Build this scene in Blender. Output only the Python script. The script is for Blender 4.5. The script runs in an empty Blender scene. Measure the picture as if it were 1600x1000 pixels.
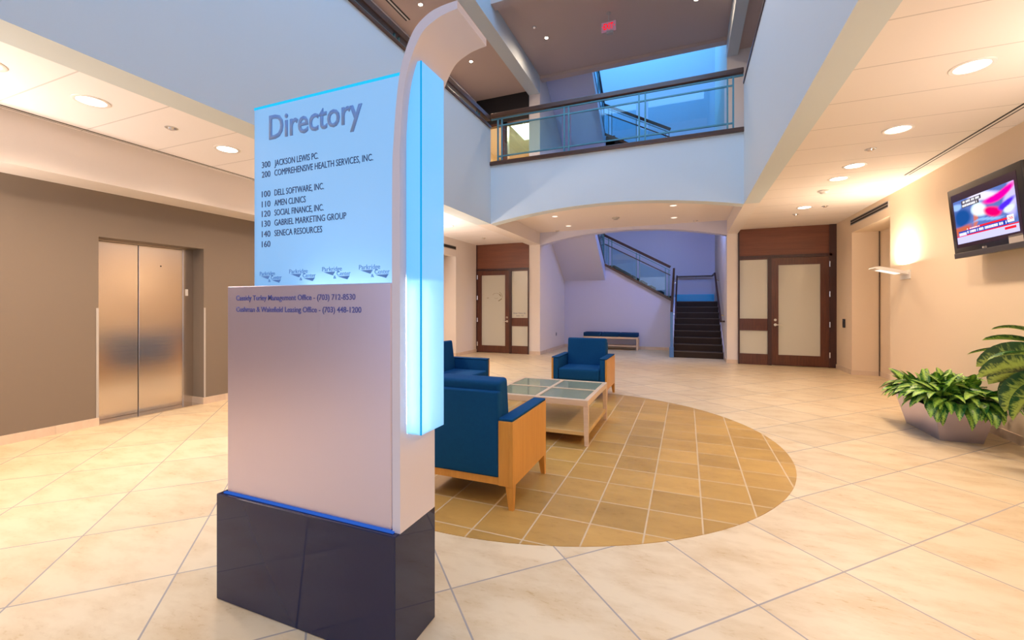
import bpy, bmesh, math, random
from mathutils import Vector, Matrix, Euler
R = math.radians
PI = math.pi
random.seed(7)
scn = bpy.context.scene
COL = scn.collection

# ------------------------------------------------------------------ camera
cd = bpy.data.cameras.new('camera')
cam = bpy.data.objects.new('camera', cd)
COL.objects.link(cam)
cam.location = (0, 0, 1.36)
cam.rotation_euler = (R(90), 0, R(22.1))
cd.sensor_fit = 'HORIZONTAL'
cd.sensor_width = 36.0
cd.lens = 672 / 1600 * 36
cd.shift_y = -22 / 1600
cd.clip_start = 0.02
cd.clip_end = 200
scn.camera = cam

# ------------------------------------------------------------------ world and light
scn.view_settings.view_transform = 'Standard'
scn.view_settings.look = 'None'
scn.view_settings.exposure = 0.3
scn.view_settings.gamma = 1.0
scn.view_settings.use_curve_mapping = False
scn.cycles.use_denoising = True
scn.cycles.max_bounces = 8
scn.cycles.diffuse_bounces = 5
scn.cycles.sample_clamp_indirect = 4.0
scn.cycles.caustics_reflective = False
scn.cycles.caustics_refractive = False
world = bpy.data.worlds.new('world')
scn.world = world
world.use_nodes = True
bg = world.node_tree.nodes['Background']
bg.inputs[0].default_value = (0.66, 0.74, 1.0, 1)
bg.inputs[1].default_value = 0.5


def area(name, loc, sx, sy, power, color, rot=(0, 0, 0), spread=180):
    l = bpy.data.lights.new(name, 'AREA')
    l.shape = 'RECTANGLE'
    l.size, l.size_y = sx, sy
    l.energy = power
    l.color = color
    l.spread = R(spread)
    o = bpy.data.objects.new(name, l)
    COL.objects.link(o)
    o.location = loc
    o.rotation_euler = rot
    return o


WARM = (1.0, 0.75, 0.55)
SKY = (0.30, 0.57, 1.0)
area('atrium_skylight_daylight', (-1.45, 2.0, 9.9), 4.2, 10.0, 470, SKY)
area('stairwell_skylight_daylight', (-1.4, 13.9, 12.3), 4.2, 4.0, 270, (0.10, 0.50, 1.0))
area('stairwell_blue_fill', (0.86, 12.3, 4.2), 1.1, 1.2, 210, (0.24, 0.40, 1.0), (0, R(55), R(-45)))  # added lamp with no window, turns the lower stairwell bluer
area('entrance_daylight', (-1.4, -5.6, 1.9), 8.0, 3.2, 80, (0.80, 0.82, 1.0), (R(90), 0, 0))


# ------------------------------------------------------------------ helpers
class MB:
    """collects shapes into one mesh"""

    def __init__(s):
        s.bm = bmesh.new()

    def box(s, a, b, bev=0.0, seg=2, rot=None, at=None):
        a, b = Vector(a), Vector(b)
        lo = Vector([min(a[i], b[i]) for i in range(3)])
        hi = Vector([max(a[i], b[i]) for i in range(3)])
        m = Matrix.Translation((lo + hi) / 2) @ Matrix.Diagonal((*(hi - lo), 1))
        if rot is not None:
            p = Vector(at) if at is not None else (lo + hi) / 2
            m = Matrix.Translation(p) @ Euler(rot).to_matrix().to_4x4() @ Matrix.Translation(-p) @ m
        r = bmesh.ops.create_cube(s.bm, size=1, matrix=m)
        if bev > 0:
            es = list({e for v in r['verts'] for e in v.link_edges})
            bmesh.ops.bevel(s.bm, geom=es, offset=bev, segments=seg, profile=0.6, affect='EDGES')
        return s

    def prism(s, pts, axis, a, b):
        """extrude a closed 2-D outline along an axis (0 x: pts are y,z; 1 y: x,z; 2 z: x,y)"""
        def P(p, t):
            return {0: (t, p[0], p[1]), 1: (p[0], t, p[1]), 2: (p[0], p[1], t)}[axis]
        va = [s.bm.verts.new(P(p, a)) for p in pts]
        vb = [s.bm.verts.new(P(p, b)) for p in pts]
        n = len(pts)
        fs = [s.bm.faces.new(va), s.bm.faces.new(vb[::-1])]
        for i in range(n):
            fs.append(s.bm.faces.new((va[i], vb[i], vb[(i + 1) % n], va[(i + 1) % n])))
        bmesh.ops.recalc_face_normals(s.bm, faces=fs)
        return s

    def cyl(s, p, q, r, r2=None, seg=20):
        p, q = Vector(p), Vector(q)
        d = q - p
        m = Matrix.Translation((p + q) / 2) @ d.to_track_quat('Z', 'Y').to_matrix().to_4x4()
        bmesh.ops.create_cone(s.bm, cap_ends=True, segments=seg, radius1=r, radius2=r if r2 is None else r2,
                              depth=d.length, matrix=m)
        return s

    def bar(s, p, q, w, h, up=(0, 0, 1)):
        """rectangular bar from p to q, w wide sideways, h tall"""
        p, q = Vector(p), Vector(q)
        d = (q - p)
        x = d.normalized()
        u = Vector(up)
        y = u.cross(x).normalized()
        z = x.cross(y)
        vs = []
        for e in (p, q):
            for a, b in ((-1, -1), (1, -1), (1, 1), (-1, 1)):
                vs.append(s.bm.verts.new(e + y * (a * w / 2) + z * (b * h / 2)))
        fs = [s.bm.faces.new(vs[0:4]), s.bm.faces.new(vs[4:8][::-1])]
        for i in range(4):
            j = (i + 1) % 4
            fs.append(s.bm.faces.new((vs[i], vs[4 + i], vs[4 + j], vs[j])))
        bmesh.ops.recalc_face_normals(s.bm, faces=fs)
        return s

    def lathe(s, prof, c, seg=28, cap=True):
        """revolve (r, z) pairs about a vertical axis through c"""
        rings = []
        for r, z in prof:
            if r < 1e-5:
                rings.append([s.bm.verts.new((c[0], c[1], c[2] + z))])
            else:
                rings.append([s.bm.verts.new((c[0] + r * math.cos(2 * PI * i / seg), c[1] + r * math.sin(2 * PI * i / seg), c[2] + z)) for i in range(seg)])
        fs = []
        for A, B in zip(rings, rings[1:]):
            for i in range(seg):
                j = (i + 1) % seg
                if len(A) == 1 and len(B) == 1:
                    continue
                if len(A) == 1:
                    fs.append(s.bm.faces.new((A[0], B[i], B[j])))
                elif len(B) == 1:
                    fs.append(s.bm.faces.new((A[i], A[j], B[0])))
                else:
                    fs.append(s.bm.faces.new((A[i], A[j], B[j], B[i])))
        bmesh.ops.recalc_face_normals(s.bm, faces=fs)
        return s

    def build(s, name, m, parent=None, smooth=None):
        me = bpy.data.meshes.new(name)
        s.bm.to_mesh(me)
        s.bm.free()
        if m is not None:
            me.materials.append(m)
        if smooth:
            for p in me.polygons:
                p.use_smooth = True
            try:
                me.set_sharp_from_angle(angle=R(smooth))
            except Exception:
                pass
        o = bpy.data.objects.new(name, me)
        COL.objects.link(o)
        if parent is not None:
            o.parent = parent
        return o


def tag(o, label, cat, group=None, kind=None):
    o['label'] = label
    o['category'] = cat
    if group:
        o['group'] = group
    if kind:
        o['kind'] = kind
    return o


def thing(name, label, cat, loc=(0, 0, 0), rz=0.0, group=None):
    o = bpy.data.objects.new(name, None)
    o.empty_display_size = 0.1
    COL.objects.link(o)
    o.location = loc
    o.rotation_euler = (0, 0, rz)
    return tag(o, label, cat, group)


def struct(o, label, cat):
    return tag(o, label, cat, kind='structure')


def copy_tree(o, parent=None):
    c = o.copy()
    COL.objects.link(c)
    if parent is not None:
        c.parent = parent
    for ch in list(o.children):
        copy_tree(ch, c)
    return c


_fonts = {}


def text_mesh(name, s, x0, x1, z, cap, y, m, parent, bold=0.0, depth=0.002, facing='-y', shear=0.0):
    """lettering in a plane facing -y (or +/-x): from x0 to x1 on baseline z, capitals cap tall"""
    cu = bpy.data.curves.new(name, 'FONT')
    cu.body = s
    cu.size = 1.0
    cu.offset = bold
    cu.shear = shear
    cu.resolution_u = 3
    t = bpy.data.objects.new(name, cu)
    COL.objects.link(t)
    dg = bpy.context.evaluated_depsgraph_get()
    me = bpy.data.meshes.new_from_object(t.evaluated_get(dg))
    bpy.data.objects.remove(t)
    bpy.data.curves.remove(cu)
    bm = bmesh.new()
    bm.from_mesh(me)
    bpy.data.meshes.remove(me)
    xs = [v.co.x for v in bm.verts]
    lo, hi = min(xs), max(xs)
    k = (x1 - x0) / (hi - lo)
    kz = cap / 0.69
    r = bmesh.ops.extrude_face_region(bm, geom=bm.faces[:])
    top = {v for v in r['geom'] if isinstance(v, bmesh.types.BMVert)}
    for v in bm.verts:
        u, w = x0 + (v.co.x - lo) * k, z + v.co.y * kz
        d = y - depth if v in top else y
        if facing == '-y':
            v.co = (u, d, w)
        elif facing == 'local':
            v.co = (u, w, depth if v in top else 0.0)
        else:
            v.co = (d, u, w)
    bmesh.ops.recalc_face_normals(bm, faces=bm.faces[:])
    mb = MB()
    mb.bm.free()
    mb.bm = bm
    return mb.build(name, m, parent)


# ------------------------------------------------------------------ materials
def mat(name, color, rough=0.5, metal=0.0, spec=0.5, coat=0.0, aniso=0.0):
    m = bpy.data.materials.new(name)
    m.use_nodes = True
    b = m.node_tree.nodes['Principled BSDF']
    b.inputs['Base Color'].default_value = (*color, 1)
    b.inputs['Roughness'].default_value = rough
    b.inputs['Metallic'].default_value = metal
    b.inputs['Specular IOR Level'].default_value = spec
    b.inputs['Coat Weight'].default_value = coat
    b.inputs['Coat Roughness'].default_value = 0.08
    return m


class NT:
    def __init__(s, m):
        s.t = m.node_tree
        s.b = s.t.nodes.get('Principled BSDF')

    def n(s, typ, **kw):
        x = s.t.nodes.new(typ)
        for k, v in kw.items():
            setattr(x, k, v)
        return x

    def l(s, a, b):
        s.t.links.new(a, b)

    def math(s, op, a, b=None, c=None):
        x = s.n('ShaderNodeMath', operation=op)
        for i, v in enumerate((a, b, c)):
            if v is None:
                continue
            if isinstance(v, (int, float)):
                x.inputs[i].default_value = v
            else:
                s.l(v, x.inputs[i])
        return x.outputs[0]

    def mix(s, f, a, b, blend='MIX'):
        x = s.n('ShaderNodeMix', data_type='RGBA', blend_type=blend)
        for i, v in ((0, f), (6, a), (7, b)):
            if isinstance(v, (int, float)):
                x.inputs[i].default_value = v
            elif isinstance(v, tuple):
                x.inputs[i].default_value = (*v, 1)
            else:
                s.l(v, x.inputs[i])
        return x.outputs[2]

    def noise(s, vec, scale, detail=4, rough=0.55):
        x = s.n('ShaderNodeTexNoise')
        x.inputs['Scale'].default_value = scale
        x.inputs['Detail'].default_value = detail
        x.inputs['Roughness'].default_value = rough
        if vec is not None:
            s.l(vec, x.inputs['Vector'])
        return x.outputs['Fac']

    def obj(s):
        return s.n('ShaderNodeTexCoord').outputs['Object']

    def ramp(s, f, *stops):
        x = s.n('ShaderNodeValToRGB')
        e = x.color_ramp.elements
        while len(e) < len(stops):
            e.new(0.5)
        for i, (p, c) in enumerate(stops):
            e[i].position = p
            e[i].color = (*c, 1) if isinstance(c, tuple) else (c, c, c, 1)
        s.l(f, x.inputs[0])
        return x.outputs[0]

    def bump(s, h, strength=0.2, dist=0.01):
        x = s.n('ShaderNodeBump')
        x.inputs['Strength'].default_value = strength
        x.inputs['Distance'].default_value = dist
        s.l(h, x.inputs['Height'])
        s.l(x.outputs[0], s.b.inputs['Normal'])


def tile_mat(name, base, stain, grout, du, dv, u0, v0, diag, half, rough, vary, stain_amt, stain_scale):
    m = mat(name, base, rough, spec=0.45)
    t = NT(m)
    co = t.obj()
    sp = t.n('ShaderNodeSeparateXYZ')
    t.l(co, sp.inputs[0])
    x, y = sp.outputs[0], sp.outputs[1]
    if diag:
        u = t.math('MULTIPLY', t.math('ADD', x, y), 0.70711)
        v = t.math('MULTIPLY', t.math('SUBTRACT', y, x), 0.70711)
    else:
        u, v = x, y
    u = t.math('DIVIDE', t.math('SUBTRACT', u, u0), du)
    v = t.math('DIVIDE', t.math('SUBTRACT', v, v0), dv)
    fu, fv = t.math('FLOOR', u), t.math('FLOOR', v)
    eu = t.math('MULTIPLY', t.math('PINGPONG', u, 0.5), du)
    ev = t.math('MULTIPLY', t.math('PINGPONG', v, 0.5), dv)
    edge = t.math('MINIMUM', eu, ev)
    g = t.math('LESS_THAN', edge, half)
    cb = t.n('ShaderNodeCombineXYZ')
    t.l(fu, cb.inputs[0])
    t.l(fv, cb.inputs[1])
    wn = t.n('ShaderNodeTexWhiteNoise', noise_dimensions='3D')
    t.l(cb.outputs[0], wn.inputs['Vector'])
    rnd = wn.outputs['Value']
    # each tile draws its own piece of stone
    off = t.n('ShaderNodeVectorMath', operation='MULTIPLY_ADD')
    t.l(wn.outputs['Color'], off.inputs[0])
    off.inputs[1].default_value = (9, 9, 9)
    t.l(co, off.inputs[2])
    st = t.n('ShaderNodeMapping')
    st.inputs['Scale'].default_value = (1.0, 2.2, 1)
    st.inputs['Rotation'].default_value = (0, 0, R(-22))
    t.l(off.outputs[0], st.inputs[0])
    big = t.noise(st.outputs[0], stain_scale, 6, 0.6)
    fine = t.noise(st.outputs[0], stain_scale * 6, 5, 0.65)
    f1 = t.ramp(big, (0.42, 0.0), (0.72, 1.0))
    f2 = t.ramp(fine, (0.56, 0.0), (0.74, 1.0))
    f = t.math('ADD', t.math('MULTIPLY', f1, 0.55), t.math('MULTIPLY', t.math('MULTIPLY', f1, f2), 0.9))
    f = t.math('MULTIPLY', f, stain_amt)
    c = t.mix(f, base, stain)
    k = t.math('ADD', 1 - vary / 2, t.math('MULTIPLY', rnd, vary))
    kc = t.n('ShaderNodeCombineColor')
    for i in range(3):
        t.l(k, kc.inputs[i])
    c = t.mix(1.0, c, kc.outputs[0], 'MULTIPLY')
    c = t.mix(g, c, grout)
    t.l(c, t.b.inputs['Base Color'])
    t.l(t.math('ADD', t.math('MULTIPLY', g, 0.4), t.math('ADD', rough, t.math('MULTIPLY', f2, 0.08))), t.b.inputs['Roughness'])
    t.bump(t.math('MULTIPLY', g, -1.0), 0.25, 0.003)
    return m


def paint(name, color, rough=0.6):
    m = mat(name, color, rough, spec=0.3)
    t = NT(m)
    f = t.noise(t.obj(), 90, 3)
    t.bump(f, 0.04, 0.002)
    return m


def wood(name, a, b, rough=0.4, scale=1.0, axis=2, coat=0.0):
    m = mat(name, a, rough, coat=coat)
    t = NT(m)
    mp = t.n('ShaderNodeMapping')
    sc = [14 * scale] * 3
    sc[axis] = 0.9 * scale
    mp.inputs['Scale'].default_value = sc
    t.l(t.obj(), mp.inputs[0])
    f = t.noise(mp.outputs[0], 2.2, 6, 0.6)
    g = t.noise(mp.outputs[0], 9.0, 4, 0.6)
    f = t.math('ADD', t.math('MULTIPLY', f, 0.7), t.math('MULTIPLY', g, 0.3))
    t.l(t.ramp(f, (0.33, a), (0.68, b)), t.b.inputs['Base Color'])
    t.bump(g, 0.03, 0.002)
    return m


def fabric(name, a, b):
    m = mat(name, a, 0.85, spec=0.25)
    t = NT(m)
    co = t.obj()
    w1 = t.n('ShaderNodeTexWave', wave_type='BANDS', bands_direction='X')
    w1.inputs['Scale'].default_value = 160
    w2 = t.n('ShaderNodeTexWave', wave_type='BANDS', bands_direction='Z')
    w2.inputs['Scale'].default_value = 160
    t.l(co, w1.inputs[0])
    t.l(co, w2.inputs[0])
    f = t.math('MULTIPLY', w1.outputs['Fac'], w2.outputs['Fac'])
    n = t.noise(co, 40, 4)
    f = t.math('ADD', t.math('MULTIPLY', f, 0.5), t.math('MULTIPLY', n, 0.5))
    t.l(t.mix(f, a, b), t.b.inputs['Base Color'])
    t.b.inputs['Specular IOR Level'].default_value = 0.12
    t.bump(f, 0.1, 0.002)
    return m


def brushed(name, color, rough, stretch_axis=1, strength=0.02):
    m = mat(name, color, rough, metal=1.0)
    t = NT(m)
    mp = t.n('ShaderNodeMapping')
    sc = [220.0] * 3
    sc[stretch_axis] = 2.0
    mp.inputs['Scale'].default_value = sc
    t.l(t.obj(), mp.inputs[0])
    f = t.noise(mp.outputs[0], 1.0, 3)
    t.l(t.math('ADD', rough - 0.05, t.math('MULTIPLY', f, 0.1)), t.b.inputs['Roughness'])
    t.bump(f, strength, 0.001)
    return m


def emit(name, color, strength):
    m = bpy.data.materials.new(name)
    m.use_nodes = True
    nt = m.node_tree
    nt.nodes.remove(nt.nodes['Principled BSDF'])
    e = nt.nodes.new('ShaderNodeEmission')
    e.inputs[0].default_value = (*color, 1)
    e.inputs[1].default_value = strength
    nt.links.new(e.outputs[0], nt.nodes['Material Output'].inputs[0])
    return m


def acrylic(name, color, glow, strength, trans=0.6):
    """backlit milk acrylic: lets the tube behind it through as diffuse light, with a faint even glow of its own"""
    m = bpy.data.materials.new(name)
    m.use_nodes = True
    t = NT(m)
    out = t.t.nodes['Material Output']
    t.t.nodes.remove(t.b)
    tr = t.n('ShaderNodeBsdfTranslucent')
    tr.inputs[0].default_value = (*color, 1)
    df = t.n('ShaderNodeBsdfDiffuse')
    df.inputs[0].default_value = (*color, 1)
    mx = t.n('ShaderNodeMixShader')
    mx.inputs[0].default_value = trans
    t.l(df.outputs[0], mx.inputs[1])
    t.l(tr.outputs[0], mx.inputs[2])
    gl = t.n('ShaderNodeBsdfGlossy')
    gl.inputs['Roughness'].default_value = 0.15
    m2 = t.n('ShaderNodeMixShader')
    m2.inputs[0].default_value = 0.04
    t.l(mx.outputs[0], m2.inputs[1])
    t.l(gl.outputs[0], m2.inputs[2])
    em = t.n('ShaderNodeEmission')
    em.inputs[0].default_value = (*glow, 1)
    em.inputs[1].default_value = strength
    ad = t.n('ShaderNodeAddShader')
    t.l(m2.outputs[0], ad.inputs[0])
    t.l(em.outputs[0], ad.inputs[1])
    t.l(ad.outputs[0], out.inputs[0])
    return m


def clear_glass(name, tint, refl=0.08, rough=0.02):
    m = bpy.data.materials.new(name)
    m.use_nodes = True
    t = NT(m)
    out = t.t.nodes['Material Output']
    t.t.nodes.remove(t.b)
    tp = t.n('ShaderNodeBsdfTransparent')
    tp.inputs[0].default_value = (*tint, 1)
    gl = t.n('ShaderNodeBsdfGlossy')
    gl.inputs['Roughness'].default_value = rough
    lw = t.n('ShaderNodeLayerWeight')
    lw.inputs[0].default_value = 0.35
    f = t.math('ADD', refl, t.math('MULTIPLY', lw.outputs['Fresnel'], 0.5))
    mx = t.n('ShaderNodeMixShader')
    t.l(f, mx.inputs[0])
    t.l(tp.outputs[0], mx.inputs[1])
    t.l(gl.outputs[0], mx.inputs[2])
    t.l(mx.outputs[0], out.inputs[0])
    return m


def ceiling_mat(name, color, step, y0):
    """smooth ceiling with fine joints across the gallery"""
    m = mat(name, color, 0.8, spec=0.2)
    t = NT(m)
    sp = t.n('ShaderNodeSeparateXYZ')
    t.l(t.obj(), sp.inputs[0])
    v = t.math('DIVIDE', t.math('SUBTRACT', sp.outputs[1], y0), step)
    e = t.math('MULTIPLY', t.math('PINGPONG', v, 0.5), step)
    g = t.math('LESS_THAN', e, 0.006)
    t.l(t.mix(g, color, tuple(c * 0.72 for c in color)), t.b.inputs['Base Color'])
    t.bump(t.math('MULTIPLY', g, -1), 0.3, 0.004)
    return m


M = {}
M['floor'] = tile_mat('limestone_tile', (0.71, 0.575, 0.375), (0.50, 0.33, 0.15), (0.34, 0.30, 0.27),
                      0.628, 0.655, 1.163, 1.365, True, 0.0042, 0.33, 0.12, 1.0, 3.2)
M['medallion'] = tile_mat('ochre_tile', (0.49, 0.285, 0.075), (0.29, 0.15, 0.035), (0.56, 0.42, 0.25),
                          0.325, 0.333, -0.883, 3.0, False, 0.005, 0.36, 0.30, 0.7, 2.5)
M['white'] = paint('warm_white_paint', (0.80, 0.74, 0.70))
M['upper'] = paint('pale_wall_paint', (0.61, 0.68, 0.71))
M['cream'] = paint('cream_wall_paint', (0.78, 0.64, 0.48))
M['taupe'] = paint('taupe_wall_paint', (0.205, 0.165, 0.130), 0.45)
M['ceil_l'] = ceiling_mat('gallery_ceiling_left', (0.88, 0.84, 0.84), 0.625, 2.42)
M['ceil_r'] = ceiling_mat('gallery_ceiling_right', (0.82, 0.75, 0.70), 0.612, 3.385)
M['plaster'] = paint('ceiling_plaster', (0.86, 0.78, 0.73), 0.8)
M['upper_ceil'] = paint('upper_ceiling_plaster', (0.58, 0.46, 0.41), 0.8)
M['stairwall'] = paint('stairwell_paint', (0.60, 0.61, 0.78))
M['marble'] = tile_mat('marble_base', (0.72, 0.58, 0.45), (0.5, 0.36, 0.25), (0.45, 0.38, 0.32), 0.6, 0.6, 0, 0, False, 0.001, 0.3, 0.08, 0.6, 4)
M['mahogany'] = wood('mahogany', (0.055, 0.014, 0.007), (0.130, 0.036, 0.016), 0.32, coat=0.15)
M['mahogany_panel'] = wood('mahogany_panel', (0.120, 0.034, 0.014), (0.190, 0.058, 0.024), 0.4, 0.6, axis=0)
M['mahogany_dark'] = wood('mahogany_frame', (0.026, 0.008, 0.008), (0.06, 0.018, 0.013), 0.35)
M['railwood'] = wood('rail_wood', (0.050, 0.019, 0.009), (0.11, 0.044, 0.018), 0.3, axis=0, coat=0.2)
M['maple'] = wood('honey_maple', (0.56, 0.245, 0.038), (0.66, 0.31, 0.058), 0.38, coat=0.1)
M['paleoak'] = wood('pale_oak', (0.66, 0.46, 0.30), (0.74, 0.56, 0.39), 0.42, axis=0, coat=0.1)
M['blue'] = fabric('blue_upholstery', (0.003, 0.048, 0.135), (0.005, 0.078, 0.205))
M['navy'] = fabric('navy_upholstery', (0.006, 0.035, 0.11), (0.010, 0.055, 0.15))
M['granite'] = mat('polished_black_granite', (0.010, 0.013, 0.050), 0.03)
M['granite'].node_tree.nodes['Principled BSDF'].inputs['IOR'].default_value = 1.45
M['alu'] = brushed('satin_aluminium', (0.70, 0.64, 0.80), 0.36, 2)
M['band'] = mat('satin_white_metal', (0.66, 0.62, 0.68), 0.42)
M['steel'] = brushed('brushed_steel', (0.82, 0.74, 0.66), 0.20, 1, 0.03)
M['chrome'] = mat('chrome', (0.8, 0.78, 0.76), 0.15, metal=1)
M['frost'] = mat('frosted_glass', (0.58, 0.58, 0.50), 0.16, spec=0.7, coat=0.5)
M['panelglow'] = acrylic('backlit_panel', (0.34, 0.42, 0.48), (0.20, 0.44, 0.76), 0.58)
M['panelshell'] = mat('sign_box_lining', (0.05, 0.16, 0.32), 0.7)
M['boxglow'] = acrylic('backlit_box', (0.40, 0.46, 0.48), (0.070, 0.39, 0.82), 0.70)
M['edgeglow'] = emit('acrylic_edge', (0.02, 0.52, 1.0), 0.95)
M['seamglow'] = emit('acrylic_seam', (0.01, 0.40, 0.85), 0.8)
M['baseglow'] = emit('base_strip_light', (0.04, 0.16, 0.75), 0.6)
M['tube'] = emit('fluorescent_tube', (0.92, 0.97, 1.0), 100.0)
M['tube_bright'] = emit('bright_fluorescent_tube', (0.94, 0.97, 1.0), 430.0)
M['lettergrey'] = mat('grey_blue_letters', (0.20, 0.34, 0.66), 0.4)
M['letterdark'] = mat('dark_blue_letters', (0.010, 0.03, 0.14), 0.5)
M['lettermid'] = mat('violet_letters', (0.08, 0.09, 0.36), 0.5)
M['logo'] = mat('logo_blue', (0.14, 0.33, 0.72), 0.5)
M['black'] = mat('black_plastic', (0.012, 0.011, 0.012), 0.25)
M['dark'] = mat('dark_void', (0.010, 0.008, 0.009), 0.6)
M['greyplastic'] = mat('grey_plastic', (0.45, 0.42, 0.4), 0.4)
M['whiteplastic'] = mat('white_plastic', (0.8, 0.76, 0.72), 0.4)
M['lamp'] = emit('downlight_lens', (1.0, 0.93, 0.80), 6.0)
M['lampspot'] = emit('small_bright_lamp', (1.0, 0.86, 0.62), 40.0)
M['lampdim'] = emit('bay_downlight_lens', (1.0, 0.84, 0.70), 1.3)
M['fluoro'] = emit('ceiling_panel_lens', (1.0, 0.88, 0.62), 3.5)
M['diffuser'] = emit('sconce_diffuser', (1.0, 0.84, 0.70), 1.3)
M['teal'] = mat('teal_metal', (0.10, 0.26, 0.30), 0.4, metal=0.4)
M['glass'] = clear_glass('railing_glass', (0.72, 0.90, 0.94), 0.04)
M['tableglass'] = clear_glass('table_glass', (0.82, 0.88, 0.80), 0.22, 0.06)
_t = NT(M['tableglass'])
_mx = _t.n('ShaderNodeMixShader')
_df = _t.n('ShaderNodeBsdfDiffuse')
_df.inputs[0].default_value = (0.46, 0.54, 0.38, 1)
_mx.inputs[0].default_value = 0.30
_out = _t.t.nodes['Material Output']
_src = _out.inputs[0].links[0].from_socket
_t.l(_src, _mx.inputs[1])
_t.l(_df.outputs[0], _mx.inputs[2])
_t.l(_mx.outputs[0], _out.inputs[0])
M['carpet'] = paint('stair_carpet', (0.040, 0.026, 0.020), 0.95)
M['upper_carpet'] = paint('upper_floor_carpet', (0.20, 0.15, 0.12), 0.95)  # unseen upper floors kept dark so less light bounces to the ceilings
M['nosing'] = mat('stair_nosing', (0.075, 0.055, 0.045), 0.6)
M['cyan'] = mat('cyan_daylight', (0.01, 0.46, 0.85), 0.25)  # reflected daylight on the landing, put into the colour
M['newelblue'] = mat('newel_blue_reflection', (0.09, 0.22, 0.52), 0.35)  # blue of reflecting glass painted as the newel's colour
M['planter'] = brushed('planter_metal', (0.60, 0.56, 0.74), 0.36, 0)
M['soil'] = paint('potting_soil', (0.03, 0.02, 0.012), 1.0)
M['red'] = emit('exit_red', (1.0, 0.0, 0.015), 0.95)
M['exitface'] = emit('exit_face', (0.62, 0.28, 0.40), 0.38)


def leaf_mat(name, dark, light, amount):
    m = mat(name, dark, 0.35, spec=0.5)
    t = NT(m)
    uv = t.n('ShaderNodeUVMap')
    sp = t.n('ShaderNodeSeparateXYZ')
    t.l(uv.outputs[0], sp.inputs[0])
    v = t.math('ABSOLUTE', t.math('SUBTRACT', sp.outputs[0], 0.5))      # 0 at midrib, .5 at margin
    mp = t.n('ShaderNodeMapping')
    mp.inputs['Scale'].default_value = (2.6, 15, 1)
    t.l(uv.outputs[0], mp.inputs[0])
    n = t.noise(mp.outputs[0], 1.6, 4, 0.6)
    n2 = t.noise(t.obj(), 7.0, 2)
    f = t.math('ADD', t.math('MULTIPLY', n, 1.0), t.math('MULTIPLY', v, -0.75))
    f = t.math('ADD', f, t.math('MULTIPLY', t.math('SUBTRACT', n2, 0.5), 0.5))
    c = t.ramp(f, (0.26 - amount, dark), (0.48 - amount, light), (0.68, tuple(min(1, x * 1.25) for x in light)))
    rib = t.math('LESS_THAN', v, 0.018)
    c = t.mix(t.math('MULTIPLY', rib, 0.6), c, tuple(min(1, x * 1.2) for x in light))
    t.l(c, t.b.inputs['Base Color'])
    return m


M['leaf'] = leaf_mat('aglaonema_leaf', (0.012, 0.11, 0.018), (0.30, 0.50, 0.07), 0.06)
M['leaf_big'] = leaf_mat('dieffenbachia_leaf', (0.008, 0.075, 0.022), (0.36, 0.52, 0.11), 0.06)
M['stem'] = mat('plant_stem', (0.09, 0.20, 0.04), 0.5)

# ------------------------------------------------------------------ floor and shell
XL, XR = -5.75, 3.03          # gallery walls
BL0, BL1 = -4.11, -3.79       # left beam and column line
BR0, BR1 = 0.89, 1.12         # right beam and column line
YF, YD = 8.15, 11.4           # balcony front, entrance wall
YB0 = -6.0                    # behind the camera
ZC, ZB = 3.15, 3.07           # gallery ceiling, beam underside

struct(MB().box((-7.0, YB0, -0.2), (4.2, 16.4, 0)).build('floor', M['floor']), 'cream limestone floor of large tiles laid diagonally', 'floor')
n = 128
mb = MB()
mb.prism([(-1.403 + 2.264 * math.cos(2 * PI * i / n), 4.495 + 2.264 * math.sin(2 * PI * i / n)) for i in range(n)], 2, 0.0, 0.003)
struct(mb.build('floor_medallion', M['medallion']), 'round ochre tile inlay in the cream floor under the seating', 'floor')

# ceilings
struct(MB().box((-6.4, YB0, ZC), (BL0, YD + 0.1, ZC + 0.1)).build('ceiling_left', M['ceil_l']), 'bright white gallery ceiling on the left', 'ceiling')
struct(MB().box((BR1, YB0, ZC), (4.0, YD + 0.1, ZC + 0.1)).build('ceiling_right', M['ceil_r']), 'peach lit gallery ceiling with fine joints on the right', 'ceiling')
struct(MB().box((BL1, YF + 0.24, 3.40), (BR0, YD, 4.20)).build('ceiling_bay', M['plaster']), 'peach ceiling over the bay between the two arches', 'ceiling')

# upper hall walls over the galleries
struct(MB().box((BL0, YB0, ZB), (BL1, YF, 5.05)).build('wall_upper_left', M['upper']), 'plain grey upper wall above the left gallery', 'wall')
struct(MB().box((BR0, YB0, ZB), (BR1, YF, 5.08)).build('wall_upper_right', M['upper']), 'plain pale blue upper wall above the right gallery', 'wall')
struct(MB().box((BL0, YF, ZB), (BL1, YD, 4.28)).build('trim_1', M['white']), 'left beam running from the arch to the stair bay', 'beam')
struct(MB().box((BR0, YF, ZB), (BR1, YD, 4.28)).build('trim_2', M['white']), 'right beam running from the arch to the stair bay', 'beam')


def arch(x0, x1, spring, crown, top, n=40):
    pts = [(x0, top), (x0, spring)]
    for i in range(1, n):
        t = i / n
        pts.append((x0 + (x1 - x0) * t, spring + (crown - spring) * (1 - (2 * t - 1) ** 2)))
    return pts + [(x1, spring), (x1, top)]


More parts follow.
